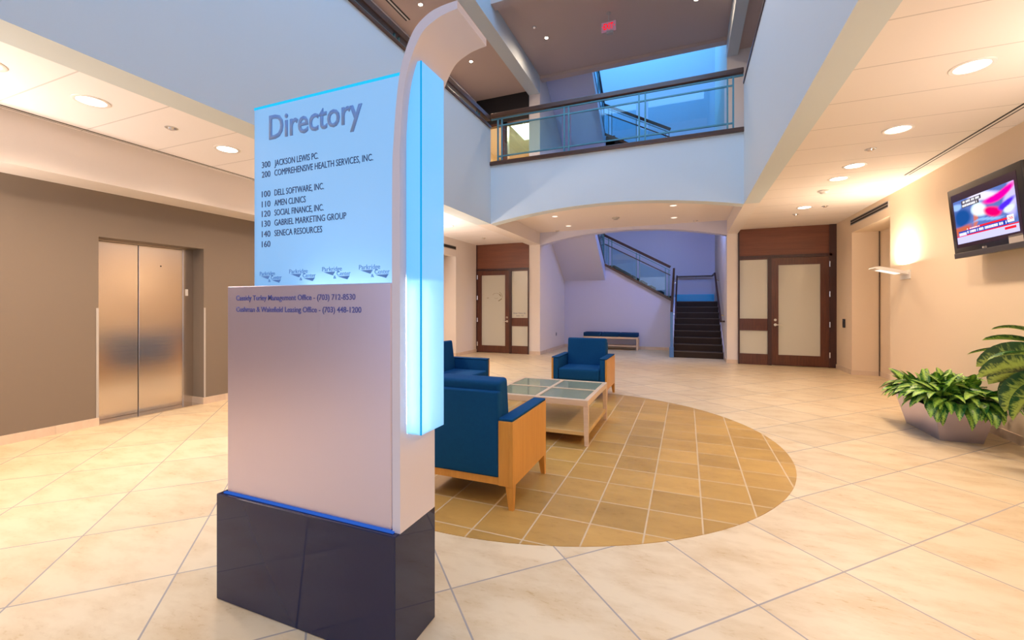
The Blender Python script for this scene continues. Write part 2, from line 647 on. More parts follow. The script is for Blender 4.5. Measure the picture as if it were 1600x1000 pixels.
def arch_wall(name, m, x0, x1, spring, crown, top, y0, y1, n=40):
    mb = MB()
    P = [(x0 + (x1 - x0) * i / n, spring + (crown - spring) * (1 - (2 * i / n - 1) ** 2)) for i in range(n + 1)]
    for (xa, za), (xb, zb) in zip(P, P[1:]):
        mb.prism([(xa, za), (xb, zb), (xb, top), (xa, top)], 1, y0, y1)
    bmesh.ops.remove_doubles(mb.bm, verts=mb.bm.verts, dist=1e-5)
    # drop the inner walls between strips
    bmesh.ops.delete(mb.bm, geom=[f for f in mb.bm.faces if abs(f.normal.x) > 0.99 and x0 + 1e-3 < f.calc_center_median().x < x1 - 1e-3], context='FACES')
    bmesh.ops.recalc_face_normals(mb.bm, faces=mb.bm.faces[:])
    return mb.build(name, m)


struct(arch_wall('wall_balcony', M['upper'], BL1, BR0, 3.07, 3.30, 4.28, YF, YF + 0.24), 'pale blue balcony front with a shallow arched lower edge', 'wall')
struct(arch_wall('wall_arch', M['stairwall'], BL1, BR0, 3.05, 3.325, 4.28, YD, YD + 0.25), 'lavender arched beam between the two columns of the stair bay', 'wall')

# walls of the stair bay, with the columns at their front ends
struct(MB().box((BL0, YD, 0), (BL1, 16.3, 12.6)).build('wall_alcove_left', M['white']), 'white wall with column end on the left of the stair bay', 'wall')
struct(MB().box((BR0, YD, 0), (BR1, 16.3, 12.6)).build('wall_alcove_right', M['white']), 'white wall with column end on the right of the stairs', 'wall')
struct(MB().box((BL1, 16.15, 0), (BR0, 16.3, 12.6)).build('wall_alcove_back', M['stairwall']), 'blue lit rear wall of the stairwell', 'wall')
struct(MB().prism([(BL1, 0), (-0.45, 0), (-0.45, 1.52), (-2.44, 2.67), (BL1, 2.67)], 1, 14.0, 14.12).build('wall_stair', M['stairwall']), 'lavender wall under the upper stair flight behind the bench', 'wall')

# left gallery side
struct(MB().box((XL - 0.15, 8.6, 2.69), (XL, 10.155, ZC)).box((XL - 0.15, 10.155, 0), (XL, YD, ZC)).box((XL - 0.15, 5.6, 0), (XL, 8.6, ZC))
       .box((-6.45, 5.6, 0), (XL - 0.15, 5.75, ZC)).box((-6.3, 8.5, 0), (-6.2, 10.255, ZC)).box((-6.2, 10.155, 0), (XL - 0.15, 10.255, ZC)).box((-6.2, 8.5, 0), (XL - 0.15, 8.6, ZC))
       .build('wall_left', M['white']), 'white far left wall with a lit recess near the left entrance', 'wall')
EY0, EY1, EZ = 2.764, 3.915, 2.15     # lift opening
struct(MB().box((-6.43, YB0, 0), (-6.2, EY0, ZC)).box((-6.43, EY1, 0), (-6.2, 5.6, ZC)).box((-6.43, EY0, EZ), (-6.2, EY1, ZC))
       .box((-6.8, YB0, 0), (-6.5, 5.6, ZC)).build('wall_elevator', M['taupe']), 'taupe wall around the lift doors', 'wall')
struct(MB().box((-6.2, YB0, 2.665), (XL, 5.6, ZC)).build('trim_3', M['white']), 'cream bulkhead over the taupe lift wall', 'bulkhead')

# right gallery side
struct(MB().box((XR, YB0, 0), (XR + 0.45, 8.69, ZC)).box((XR, 10.42, 0), (XR + 0.45, YD + 0.2, ZC)).box((XR, 8.69, 2.81), (XR + 0.45, 10.42, ZC))
       .box((XR + 0.45, YB0, 0), (XR + 0.6, YD, ZC)).build('wall_right', M['cream']), 'cream right wall with a deep recess before the right entrance', 'wall')

# end wall above the entrances, upper floor shell
struct(MB().box((-6.0, YD + 0.10, 0), (BL0, YD + 0.25, 4.3)).build('wall_back_left', M['white']), 'wall behind the left entrance', 'wall')
struct(MB().box((BR1, YD + 0.10, 0), (3.6, YD + 0.25, 4.3)).build('wall_back_right', M['white']), 'wall behind the right entrance', 'wall')
struct(MB().box((-6.0, YB0, 4.05), (BL0, YD, 4.28)).build('floor_upper_left', M['upper_carpet']), 'upper gallery floor on the left', 'floor')
struct(MB().box((BR1, YB0, 4.05), (3.6, YD, 4.28)).build('floor_upper_right', M['upper_carpet']), 'upper gallery floor on the right', 'floor')
struct(MB().box((BL1, YF + 0.24, 4.20), (BR0, YD + 0.25, 4.283)).build('floor_balcony', M['upper_carpet']), 'balcony floor layer added dark to cut bounced light', 'floor')  # unseen carpet layer, added to weaken light bounced upward
struct(MB().box((-5.95, YB0, 4.28), (XL, YD, 7.4)).build('wall_gallery_left', M['white']), 'upper left gallery wall', 'wall')
struct(MB().box((3.1, YB0, 4.28), (3.3, YD + 0.2, 7.4)).build('wall_gallery_right', M['white']), 'upper right gallery wall', 'wall')
struct(MB().box((BR1, YD, 4.28), (3.1, YD + 0.2, 7.4)).build('wall_gallery_end', M['white']), 'upper right gallery end wall beside the column', 'wall')
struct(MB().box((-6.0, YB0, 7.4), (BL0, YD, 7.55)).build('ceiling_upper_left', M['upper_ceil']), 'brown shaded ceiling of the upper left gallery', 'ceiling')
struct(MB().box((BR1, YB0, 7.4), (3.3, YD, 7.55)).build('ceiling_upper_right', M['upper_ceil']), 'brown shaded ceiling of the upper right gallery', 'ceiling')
struct(MB().box((BL0, YB0, 7.28), (BL1, YD, 10.3)).build('wall_void_left', M['upper']), 'beam and upper void wall on the left', 'wall')
struct(MB().box((BR0, YB0, 7.28), (BR1, YD, 10.3)).build('wall_void_right', M['upper']), 'beam and upper void wall on the right', 'wall')
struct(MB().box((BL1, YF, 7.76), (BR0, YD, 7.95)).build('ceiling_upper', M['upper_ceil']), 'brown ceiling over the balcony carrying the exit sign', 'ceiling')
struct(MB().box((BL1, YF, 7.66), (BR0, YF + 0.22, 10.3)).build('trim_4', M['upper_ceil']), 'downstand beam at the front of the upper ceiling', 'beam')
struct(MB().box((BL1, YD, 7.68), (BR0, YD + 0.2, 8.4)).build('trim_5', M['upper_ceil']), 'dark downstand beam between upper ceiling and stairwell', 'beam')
struct(MB().box((BL0, YB0, 10.3), (BR1, YF + 0.3, 10.4)).build('ceiling_skylight', M['upper']), 'roof over the atrium void', 'ceiling')
struct(MB().box((BL0, 11.0, 12.6), (BR1, 16.3, 12.7)).build('ceiling_stairwell', M['upper']), 'roof over the stairwell', 'ceiling')

# baseboards
BBH = 0.09
struct(MB().box((-6.2, YB0, 0), (-6.185, EY0, BBH)).box((-6.2, EY1, 0), (-6.185, 5.6, BBH)).box((-6.43, EY1 - 0.015, 0), (-6.185, EY1, BBH)).build('baseboard_elevator', M['marble']), 'marble base along the taupe lift wall', 'baseboard')
struct(MB().box((XR - 0.015, YB0, 0), (XR, 8.69, BBH)).box((XR - 0.015, 10.42, 0), (XR, YD, BBH)).box((XR - 0.015, 10.405, 0), (XR + 0.45, 10.42, BBH)).box((XR + 0.435, 8.69, 0), (XR + 0.45, 10.42, BBH)).build('baseboard_right', M['marble']), 'marble base along the cream right wall', 'baseboard')
struct(MB().box((XL, 10.155, 0), (XL + 0.015, YD, BBH)).box((XL, 5.6, 0), (XL + 0.015, 8.6, BBH)).box((-6.2, 10.14, 0), (XL + 0.015, 10.155, BBH)).build('baseboard_left', M['marble']), 'marble base along the far left wall', 'baseboard')
struct(MB().box((BL1, YD, 0), (BL1 + 0.015, 14.0, BBH)).box((BL0, YD - 0.015, 0), (BL1 + 0.015, YD, BBH)).box((BL1, 13.985, 0), (-0.45, 14.0, BBH))
       .box((BR0 - 0.015, YD - 0.015, 0), (BR1, YD, BBH)).box((BR0 - 0.015, YD, 0), (BR0, 12.1, BBH)).build('baseboard_alcove', M['marble']), 'marble base around the stair bay and its columns', 'baseboard')

# corner guards on the lift opening, dark strip in the corner of the right recess
struct(MB().box((-6.2, EY0 - 0.022, 0.09), (-6.194, EY0, 1.335)).box((-6.2, EY1, 0.09), (-6.194, EY1 + 0.022, 1.335)).build('trim_6', M['greyplastic']), 'slim corner guards on both sides of the lift opening', 'trim')
struct(MB().box((XR + 0.425, 10.395, 0.0), (XR + 0.437, 10.407, 2.81)).build('trim_7', M['mahogany_dark']), 'thin dark strip in the corner of the right recess', 'trim')

# ------------------------------------------------------------------ lift doors
d = bpy.data.objects.new('door_1', None)
COL.objects.link(d)
d.location = (-6.43, 3.34, 0)
struct(d, 'brushed steel lift doors in the taupe wall', 'elevator door')
SEAM = 3.262 - 3.34
MB().box((-0.03, -0.585, 0.012), (0.004, SEAM - 0.005, 2.125), 0.002, 1).build('door_panel', M['steel'], d)
MB().box((-0.034, SEAM - 0.02, 0.012), (-0.031, SEAM + 0.02, 2.125)).build('seam_gap', M['dark'], d)
o = MB().box((-0.03, SEAM + 0.005, 0.012), (0.004, 0.438, 2.125), 0.002, 1).build('door_panel', M['steel'], d)
MB().cyl((0.004, 0.173, 1.884), (0.008, 0.173, 1.884), 0.008).build('keyhole', M['black'], o)
o = MB().box((-0.06, 0.441, 0), (0.006, 0.575, 2.15), 0.002, 1).box((-0.06, -0.59, 2.13), (0.006, 0.441, 2.15)).build('door_frame', M['steel'], d)
MB().box((0.006, 0.470, 1.50), (0.012, 0.505, 1.59), 0.003).box((0.012, 0.482, 1.52), (0.014, 0.493, 1.57)).build('floor_indicator', M['whiteplastic'], o)
MB().box((-0.07, -0.585, 0.0), (0.225, 0.57, 0.010)).build('sill', M['steel'], d)


# ------------------------------------------------------------------ mahogany entrances
def hinge_strip(mb, x, y, zs):
    for z in zs:
        mb.cyl((x, y, z - 0.06), (x, y, z + 0.06), 0.014, seg=10)
    return mb


def lever(parent, x, z, side):
    o = MB().cyl((x, -0.03, z), (x, -0.045, z), 0.032).cyl((x, -0.045, z), (x, -0.085, z), 0.011).bar((x, -0.085, z), (x + side * 0.13, -0.085, z), 0.016, 0.02).build('door_handle', M['chrome'], parent, 40)
    MB().cyl((x, -0.03, z + 0.11), (x, -0.042, z + 0.11), 0.028).build('lock_cylinder', M['chrome'], parent, 40)
    return o


d = bpy.data.objects.new('door_2', None)
COL.objects.link(d)
d.location = (-4.93, YD, 0)
struct(d, 'mahogany entrance with frosted glass door and lettered sidelight left of the stairs', 'door')
L = lambda x: x + 4.93
MB().box((L(-5.75), -0.03, 2.44), (L(-4.11), 0.08, ZC), 0.004, 1).build('transom_panel', M['mahogany_panel'], d)
MB().box((L(-5.75), -0.05, 2.385), (L(-4.11), 0.08, 2.44)).box((L(-5.75), -0.05, 0), (L(-5.715), 0.08, 2.385)).box((L(-5.75), -0.045, 2.44), (L(-5.715), 0.08, ZC)).box((L(-4.70), -0.05, 0), (L(-4.63), 0.08, 2.385)).box((L(-4.135), -0.05, 0), (L(-4.11), 0.08, 2.385)).build('door_frame', M['mahogany_dark'], d)
lf = MB().box((L(-5.715), -0.03, 0.01), (L(-5.585), 0.03, 2.38)).box((L(-4.83), -0.03, 0.01), (L(-4.70), 0.03, 2.38)).box((L(-5.585), -0.03, 2.25), (L(-4.83), 0.03, 2.38)).box((L(-5.585), -0.03, 0.01), (L(-4.83), 0.03, 0.21)).build('door_leaf', M['mahogany'], d)
pn = MB().box((L(-5.585), -0.006, 0.21), (L(-4.83), 0.006, 2.25)).build('glass', M['frost'], lf)
hinge_strip(MB(), L(-5.712), -0.045, (0.25, 0.95, 1.6, 2.2)).build('hinge', M['chrome'], lf)
lever(lf, L(-4.765), 0.92, -1)
# small emblem drawn on the door glass
em = MB()
for a0, a1, r, w in ((20, 150, 0.11, 0.006), (-10, 60, 0.16, 0.010), (200, 330, 0.05, 0.005)):
    for k in range(10):
        t0 = R(a0 + (a1 - a0) * k / 10)
        t1 = R(a0 + (a1 - a0) * (k + 1) / 10)
        em.bar((L(-5.12) + r * math.cos(t0) * 1.2, -0.008, 1.62 + r * math.sin(t0)), (L(-5.12) + r * math.cos(t1) * 1.2, -0.008, 1.62 + r * math.sin(t1)), w, 0.003, up=(0, 1, 0))
em.bar((L(-5.05), -0.008, 1.50), (L(-4.94), -0.008, 1.57), 0.022, 0.003, up=(0, 1, 0)).bar((L(-5.02), -0.008, 1.70), (L(-4.97), -0.008, 1.64), 0.024, 0.003, up=(0, 1, 0)).bar((L(-5.42), -0.008, 1.585), (L(-5.36), -0.008, 1.595), 0.014, 0.003, up=(0, 1, 0))
em.build('emblem', mat('emblem_bronze', (0.20, 0.16, 0.08), 0.5), lf)
sl = MB().box((L(-4.63), -0.03, 2.35), (L(-4.135), 0.03, 2.385)).box((L(-4.63), -0.03, 0.785), (L(-4.135), 0.03, 1.02)).box((L(-4.63), -0.03, 0.0), (L(-4.135), 0.03, 0.225)).build('sidelight', M['mahogany'], d)
MB().box((L(-4.63), -0.006, 1.02), (L(-4.135), 0.006, 2.35)).build('glass', M['frost'], sl)
MB().box((L(-4.63), -0.006, 0.225), (L(-4.135), 0.006, 0.785)).build('glass', M['frost'], sl)
text_mesh('lettering', 'Amen Clinics, Inc.', L(-4.585), L(-4.20), 1.135, 0.042, -0.006, M['letterdark'], sl)
text_mesh('lettering', 'Suite 110', L(-4.49), L(-4.28), 1.065, 0.034, -0.006, M['letterdark'], sl)

d = bpy.data.objects.new('door_3', None)
COL.objects.link(d)
d.location = (2.055, YD, 0)
struct(d, 'mahogany entrance with frosted glass door and sidelight right of the stairs', 'door')
L = lambda x: x - 2.055
MB().box((L(1.12), -0.03, 2.52), (L(2.96), 0.08, ZC), 0.004, 1).build('transom_panel', M['mahogany_panel'], d)
MB().box((L(1.12), -0.05, 2.46), (L(2.96), 0.08, 2.52)).box((L(1.12), -0.05, 0), (L(1.155), 0.08, 2.46)).box((L(1.12), -0.045, 2.52), (L(1.15), 0.08, ZC)).box((L(1.725), -0.05, 0), (L(1.80), 0.08, 2.46)).box((L(2.90), -0.05, 0), (L(3.03), 0.08, ZC)).build('door_frame', M['mahogany_dark'], d)
lf = MB().box((L(1.80), -0.03, 0.01), (L(1.94), 0.03, 2.455)).box((L(2.74), -0.03, 0.01), (L(2.90), 0.03, 2.455)).box((L(1.94), -0.03, 2.29), (L(2.74), 0.03, 2.455)).box((L(1.94), -0.03, 0.01), (L(2.74), 0.03, 0.245)).build('door_leaf', M['mahogany'], d)
MB().box((L(1.94), -0.006, 0.245), (L(2.74), 0.006, 2.29)).build('glass', M['frost'], lf)
hinge_strip(MB(), L(2.905), -0.058, (0.28, 0.95, 1.62, 2.28)).build('hinge', M['chrome'], lf)
lever(lf, L(1.875), 0.93, 1)
sl = MB().box((L(1.155), -0.03, 2.43), (L(1.725), 0.03, 2.46)).box((L(1.155), -0.03, 0.79), (L(1.725), 0.03, 1.065)).box((L(1.155), -0.03, 0.0), (L(1.725), 0.03, 0.25)).build('sidelight', M['mahogany'], d)
MB().box((L(1.155), -0.006, 1.065), (L(1.725), 0.006, 2.43)).build('glass', M['frost'], sl)
MB().box((L(1.155), -0.006, 0.25), (L(1.725), 0.006, 0.79)).build('glass', M['frost'], sl)

# ------------------------------------------------------------------ upper left suite seen behind the balcony glass
d = bpy.data.objects.new('door_4', None)
COL.objects.link(d)
d.location = (-4.93, YD, 4.28)
struct(d, 'dark framed glazed entrance to the lit upper suite behind the balcony', 'door')
L = lambda x: x + 4.93
MB().box((L(XL), -0.03, 2.35), (L(BL0), 0.10, 3.12)).build('transom_panel', M['dark'], d)
MB().box((L(-4.90), -0.04, 0), (L(-4.76), 0.10, 2.35)).box((L(XL), -0.04, 2.28), (L(BL0), 0.10, 2.35)).build('door_frame', M['mahogany'], d)
MB().box((L(-4.76), 0.02, 0), (L(BL0), 0.03, 2.28)).box((L(XL), 0.02, 0), (L(-4.90), 0.03, 2.28)).build('glass', clear_glass('suite_glass', (0.95, 0.95, 0.92), 0.02), d)
struct(MB().box((-6.4, 14.6, 4.2), (BL0, 14.7, 7.2)).box((-6.5, YD + 0.2, 4.2), (-6.4, 14.7, 7.2)).build('wall_suite', mat('suite_cream', (0.72, 0.58, 0.36), 0.6)), 'cream wall of the lit upper suite', 'wall')
struct(MB().box((-6.5, YD + 0.1, 6.78), (BL0, 14.7, 6.9)).build('ceiling_suite', M['white']), 'ceiling of the lit upper suite', 'ceiling')
struct(MB().box((-6.5, YD + 0.1, 4.1), (BL0, 14.7, 4.2)).build('floor_suite', M['taupe']), 'floor of the lit upper suite', 'floor')
t = thing('ceiling_light_panel', 'bright rectangular ceiling light in the upper suite behind the balcony glass', 'ceiling light', (-4.60, 12.5, 6.78))
MB().box((-0.32, -0.65, -0.02), (0.32, 0.65, 0.0)).build('housing', M['whiteplastic'], t)
MB().box((-0.29, -0.62, -0.024), (0.29, 0.62, -0.02)).build('diffuser', M['fluoro'], t)
o = area('ceiling_panel_light', (0, 0, -0.04), 0.5, 1.1, 110, (1.0, 0.80, 0.48))
o.parent = t

# ------------------------------------------------------------------ balcony railing
RX0, RX1 = BL1, BR0
t = thing('balcony_railing', 'balcony railing of dark wood, teal bars and glass above the arch', 'railing', ((RX0 + RX1) / 2, YF + 0.04, 4.28))
cx = (RX0 + RX1) / 2
MB().box((RX0 - cx - 0.03, -0.09, 0.0), (RX1 - cx, 0.12, 0.075), 0.008).build('base_board', M['railwood'], t)
MB().box((RX0 - cx, -0.05, 1.00), (RX1 - cx, 0.05, 1.09), 0.012).build('handrail', M['railwood'], t)
MB().box((RX0 - cx, -0.015, 0.96), (RX1 - cx, 0.015, 0.985)).build('channel', M['teal'], t)
MB().box((-3.64 - cx, -0.013, 0.175), (0.734 - cx, 0.013, 0.20)).build('lower_rail', M['teal'], t)
MB().box((-3.64 - cx, -0.013, 0.815), (0.734 - cx, 0.013, 0.84)).build('middle_rail', M['teal'], t)
for x in (-3.64, -3.55, -2.22, -2.13, -0.81, -0.70, 0.646, 0.734):
    MB().box((x - cx - 0.013, -0.015, 0.07), (x - cx + 0.013, 0.015, 0.965)).build('baluster', M['teal'], t)
for a, b in ((-3.53, -2.24), (-2.11, -0.83), (-0.68, 0.626)):
    MB().box((a - cx + 0.03, -0.005, 0.20), (b - cx - 0.03, 0.005, 0.815)).build('glass_panel', M['glass'], t)

# rails on the side parapets
t = thing('gallery_railing', 'dark wood rail and cap along the top of the left upper wall', 'railing', (BL1 - 0.05, 2.0, 5.05))
MB().box((-0.12, -8.0, 0.0), (0.075, 6.14, 0.05), 0.006).build('cap_board', M['railwood'], t)
MB().box((-0.05, -8.0, 0.17), (0.05, 6.14, 0.27), 0.01).build('handrail', M['railwood'], t)
MB().box((-0.012, -8.0, 0.10), (0.012, 6.14, 0.115)).build('middle_rail', M['teal'], t)
for y in (1.15, 2.45, 3.75, 5.05):
    for dy in (-0.05, 0.05, 0.09 + 0.1):
        if dy < 0.1:
            MB().box((-0.012, y + dy + 0.62 - 0.012, 0.05), (0.012, y + dy + 0.62 + 0.012, 0.18)).build('baluster', M['teal'], t)
t = thing('parapet_cap', 'thin dark cap along the top of the right upper wall', 'railing', (BR0 + 0.02, 2.0, 5.08))
MB().box((-0.035, -8.0, 0.0), (0.1, 6.14, 0.04), 0.004).build('cap_board', M['mahogany_dark'], t)

# ------------------------------------------------------------------ staircase
RS, TR = 0.167, 0.28


def staircase(z0, label_set, full=True):
    t = thing('staircase', label_set[0], 'staircase', (0, 12.2, z0))
    Y0 = 12.2
    # first flight: nine risers going back
    for i in range(9):
        mb = MB()
        mb.box((-0.33, i * TR - 0.025, i * RS), (BR0 - 0.02, 9 * TR, (i + 1) * RS - 0.004 if i < 8 else 9 * RS - 0.004))
        s = mb.build('step', M['carpet'], t)
        MB().box((-0.33, i * TR - 0.028, (i + 1) * RS - 0.022), (BR0 - 0.02, i * TR + 0.03, (i + 1) * RS), 0.006).build('nosing', M['nosing'], s)
    MB().prism([(0, 0.0), (0, 0.30), (9 * TR, 9 * RS + 0.14), (9 * TR, 0.0)], 0, -0.40, -0.33).build('stringer', M['stairwall'], t)
    MB().prism([(0, 0.0), (0, 0.26), (9 * TR, 9 * RS + 0.12), (9 * TR, 0.0)], 0, BR0 - 0.02, BR0 - 0.001).build('stringer', M['stairwall'], t)
    MB().box((-0.45, 9 * TR, 1.20), (BR0, 3.94, 1.503)).build('landing', M['carpet'], t)
    MB().box((-0.38, 3.90, 1.503), (BR0 - 0.03, 3.945, 1.76)).build('daylit_strip', M['cyan'], t)  # painted strip imitating blue daylight at the foot of the rear wall
    # second flight to the left, behind the lavender wall
    for i in range(7):
        x1 = -0.45 - i * 0.2843
        MB().box((-2.44, 1.93, 1.1 + i * RS), (x1, 3.94, 1.503 + (i + 1) * RS)).build('step', M['carpet'], t)
    MB().bar((-0.40, 1.76, 1.53), (-2.46, 1.76, 2.70), 0.07, 0.075).build('stringer', M['railwood'], t)
    MB().box((-3.785, 1.93, 2.35), (-2.44, 3.94, 2.67)).build('landing', M['stairwall'], t)
    # third flight coming forward over the bench: plain soffit, treads on top
    MB().prism([(1.80, 2.19), (1.80, 2.67), (1.55, 2.84), (-0.54, 4.28), (-0.54, 3.90)], 0, -3.785, -2.44).build('soffit', M['stairwall'], t)
    return t


def stair_railing(z0, label):
    t = thing('stair_railing', label, 'railing', (-1.45, 13.96, z0))
    X = lambda x: x + 1.45
    sl = (2.69 - 1.54) / (-2.43 + 0.457)
    zz = lambda x, o: 1.54 + (x + 0.457) * sl + o
    A, B = -0.457, -2.44
    MB().bar((X(A), 0, zz(A, 1.0)), (X(B), 0, zz(B, 0.93)), 0.06, 0.075).build('handrail', M['mahogany_dark'], t)
    MB().bar((X(A), 0, zz(A, 0.90)), (X(B), 0, zz(B, 0.84)), 0.02, 0.02).build('upper_rail', M['teal'], t)
    MB().bar((X(A), 0, zz(A, 0.755)), (X(B), 0, zz(B, 0.655)), 0.025, 0.03).build('middle_rail', M['mahogany_dark'], t)
    for x in (-0.50, -0.60, -1.36, -1.46, -2.22, -2.32):
        MB().box((X(x) - 0.012, -0.012, zz(x, 0.04)), (X(x) + 0.012, 0.012, zz(x, 0.90))).build('baluster', M['teal'], t)
    for a, b in ((-0.62, -1.34), (-1.48, -2.20), (-2.34, -2.43)):
        MB().prism([(X(a), zz(a, 0.06)), (X(b), zz(b, 0.06)), (X(b), zz(b, 0.65)), (X(a), zz(a, 0.72))], 1, -0.004, 0.004).build('glass_panel', M['glass'], t)
    # return along the third flight
    f = lambda y: 2.69 + (13.95 - y) * 0.62
    MB().bar((X(-2.46), 0, f(13.95) + 0.93), (X(-2.46), -2.45, f(11.5) + 0.93), 0.06, 0.075).build('handrail', M['mahogany_dark'], t)
    MB().bar((X(-2.46), 0, f(13.95) + 0.65), (X(-2.46), -2.45, f(11.5) + 0.65), 0.025, 0.03).build('middle_rail', M['teal'], t)
    MB().bar((X(-2.46), 0, f(13.95) + 0.04), (X(-2.46), -2.45, f(11.5) + 0.04), 0.06, 0.07).build('stringer', M['mahogany_dark'], t)
    for y in (13.93, 13.83, 13.0, 12.9, 12.0, 11.9):
        MB().box((X(-2.46) - 0.012, y - 13.96 - 0.012, f(y) + 0.04), (X(-2.46) + 0.012, y - 13.96 + 0.012, f(y) + 0.9)).build('baluster', M['teal'], t)
    for a, b in ((13.8, 13.03), (12.87, 12.03)):
        MB().prism([(a - 13.96, f(a) + 0.06), (b - 13.96, f(b) + 0.06), (b - 13.96, f(b) + 0.63), (a - 13.96, f(a) + 0.63)], 0, X(-2.465), X(-2.457)).build('glass_panel', M['glass'], t)
    return t


def newel_railing(z0, label):
    t = thing('stair_railing', label, 'railing', (-0.37, 12.2, z0))
    g = lambda y: 1.24 + (y - 12.2) * (2.52 - 1.24) / 2.3
    MB().box((-0.055, -0.09, 0.0), (0.055, 0.03, 0.27), 0.01).build('newel_base', M['newelblue'], t)
    MB().box((-0.035, -0.06, 0.27), (0.035, 0.01, 1.2)).build('newel_post', M['newelblue'], t)
    MB().bar((0, -0.05, g(12.15)), (0, 2.3, g(14.5)), 0.06, 0.08).build('handrail', M['railwood'], t)
    MB().prism([(0.03, 0.33), (2.25, 1.65), (2.25, g(14.45) - 0.12), (0.03, g(12.23) - 0.12)], 0, -0.005, 0.005).build('glass_panel', M['glass'], t)
    MB().bar((0.09, 0.0, 1.0), (0.09, 2.3, 2.3), 0.04, 0.045).build('grab_rail', M['mahogany_dark'], t)
    for y in (0.25, 1.9):
        MB().bar((0.0, y, 1.0 + y * 0.565), (0.09, y, 1.0 + y * 0.565), 0.02, 0.02).build('bracket', M['chrome'], t)
    return t


def wall_rail(z0, label):
    t = thing('wall_handrail', label, 'handrail', (0.80, 12.0, z0))
    MB().bar((0, 0.0, 0.97), (0, 2.55, 2.36), 0.045, 0.05).bar((0, 2.55, 2.36), (0, 3.98, 2.37), 0.045, 0.05).box((-1.13, 3.96, 2.345), (0.02, 4.01, 2.395)).box((0.02, -0.02, 0.95), (0.089, 0.03, 0.99)).build('rail', M['mahogany_dark'], t)
    for y, z in ((0.35, 1.16), (2.2, 2.17)):
        MB().bar((0, y, z - 0.02), (0.088, y, z - 0.06), 0.018, 0.018).build('bracket', mat('brass', (0.7, 0.5, 0.15), 0.25, metal=1), t)
    MB().bar((-0.5, 3.985, 2.34), (-0.5, 4.149, 2.30), 0.018, 0.018).build('bracket', M['chrome'], t)
    return t


staircase(0.0, ['carpeted stairs rising from the hall floor to a landing and turning left'])
staircase(4.2, ['upper stairs continuing behind the balcony'])
stair_railing(0.0, 'glass stair railing with dark handrail sloping above the lavender wall')
stair_railing(4.2, 'blue glass stair railing sloping behind the balcony railing')
newel_railing(0.0, 'wood handrail with blue newel at the foot of the stairs')
wall_rail(0.0, 'dark wall handrail along the right side of the stairs and landing')

# ------------------------------------------------------------------ directory sign
SX, SY = -1.52, 1.475
t = thing('directory_sign', 'tall illuminated directory sign with curved white fin on a black granite base', 'sign', (SX, SY, 0))
X = lambda x: x - SX
Yl = lambda y: y - SY
b = MB().box((X(-2.025), Yl(1.335), 0), (X(-1.018), Yl(1.615), 0.488), 0.003, 1).build('base', M['granite'], t)
MB().box((X(-2.0), Yl(1.352), 0.488), (X(-1.04), Yl(1.366), 0.493)).build('light_strip', M['baseglow'], b)
lp = MB().box((X(-1.985), Yl(1.36), 0.495), (X(-1.055), Yl(1.40), 1.45), 0.003, 1).build('lower_panel', M['alu'], t)
MB().box((X(-1.985), Yl(1.40), 0.49), (X(-1.06), Yl(1.58), 1.44)).build('cabinet', M['band'], t)
MB().cyl((X(-1.0515), Yl(1.372), 0.50), (X(-1.0515), Yl(1.372), 1.452), 0.006).build('edge_rod', M['chrome'], lp, 40)
text_mesh('lettering', 'Cassidy Turley Management Office - (703) 712-8530', X(-1.925), X(-1.229), 1.385, 0.023, Yl(1.36), M['lettermid'], lp, bold=0.012, depth=0.0012)
text_mesh('lettering', 'Cushman & Wakefield Leasing Office - (703) 448-1200', X(-1.925), X(-1.199), 1.333, 0.023, Yl(1.36), M['lettermid'], lp, bold=0.012, depth=0.0012)
# backlit upper panel: face, sides, back, tube
up = MB().box((X(-1.885), Yl(1.42), 1.40), (X(-1.052), Yl(1.426), 2.289)).build('directory_panel', M['panelglow'], t)
MB().box((X(-1.885), Yl(1.426), 1.44), (X(-1.875), Yl(1.54), 2.289)).box((X(-1.875), Yl(1.535), 1.44), (X(-1.052), Yl(1.54), 2.289)).box((X(-1.875), Yl(1.426), 2.285), (X(-1.052), Yl(1.535), 2.289)).build('light_box_shell', M['panelshell'], up)
MB().box((X(-1.886), Yl(1.4185), 2.279), (X(-1.05), Yl(1.4205), 2.2905)).build('glass_edge', M['edgeglow'], up)
MB().cyl((X(-1.56), Yl(1.47), 1.452), (X(-1.10), Yl(1.47), 1.452), 0.011).build('fluorescent_tube', M['tube'], up)
text_mesh('lettering', 'Directory', X(-1.785), X(-1.247), 2.128, 0.108, Yl(1.42), M['lettergrey'], up, bold=0.012, depth=0.004)
rows = [('300', 'JACKSON LEWIS PC.', -1.488, 2.002), ('200', 'COMPREHENSIVE HEALTH SERVICES, INC.', -1.191, 1.957),
        ('100', 'DELL SOFTWARE, INC.', -1.456, 1.866), ('110', 'AMEN CLINICS', -1.562, 1.819), ('120', 'SOCIAL FINANCE, INC.', -1.458, 1.774),
        ('130', 'GABRIEL MARKETING GROUP', -1.332, 1.728), ('140', 'SENECA RESOURCES', -1.466, 1.680), ('160', '', 0, 1.633)]
for num, nm, x1, z in rows:
    text_mesh('lettering', num, X(-1.835), X(-1.780), z, 0.028, Yl(1.42), M['letterdark'], up, depth=0.0015)
    if nm:
        text_mesh('lettering', nm, X(-1.753), X(x1), z, 0.028, Yl(1.42), M['letterdark'], up, depth=0.0015)
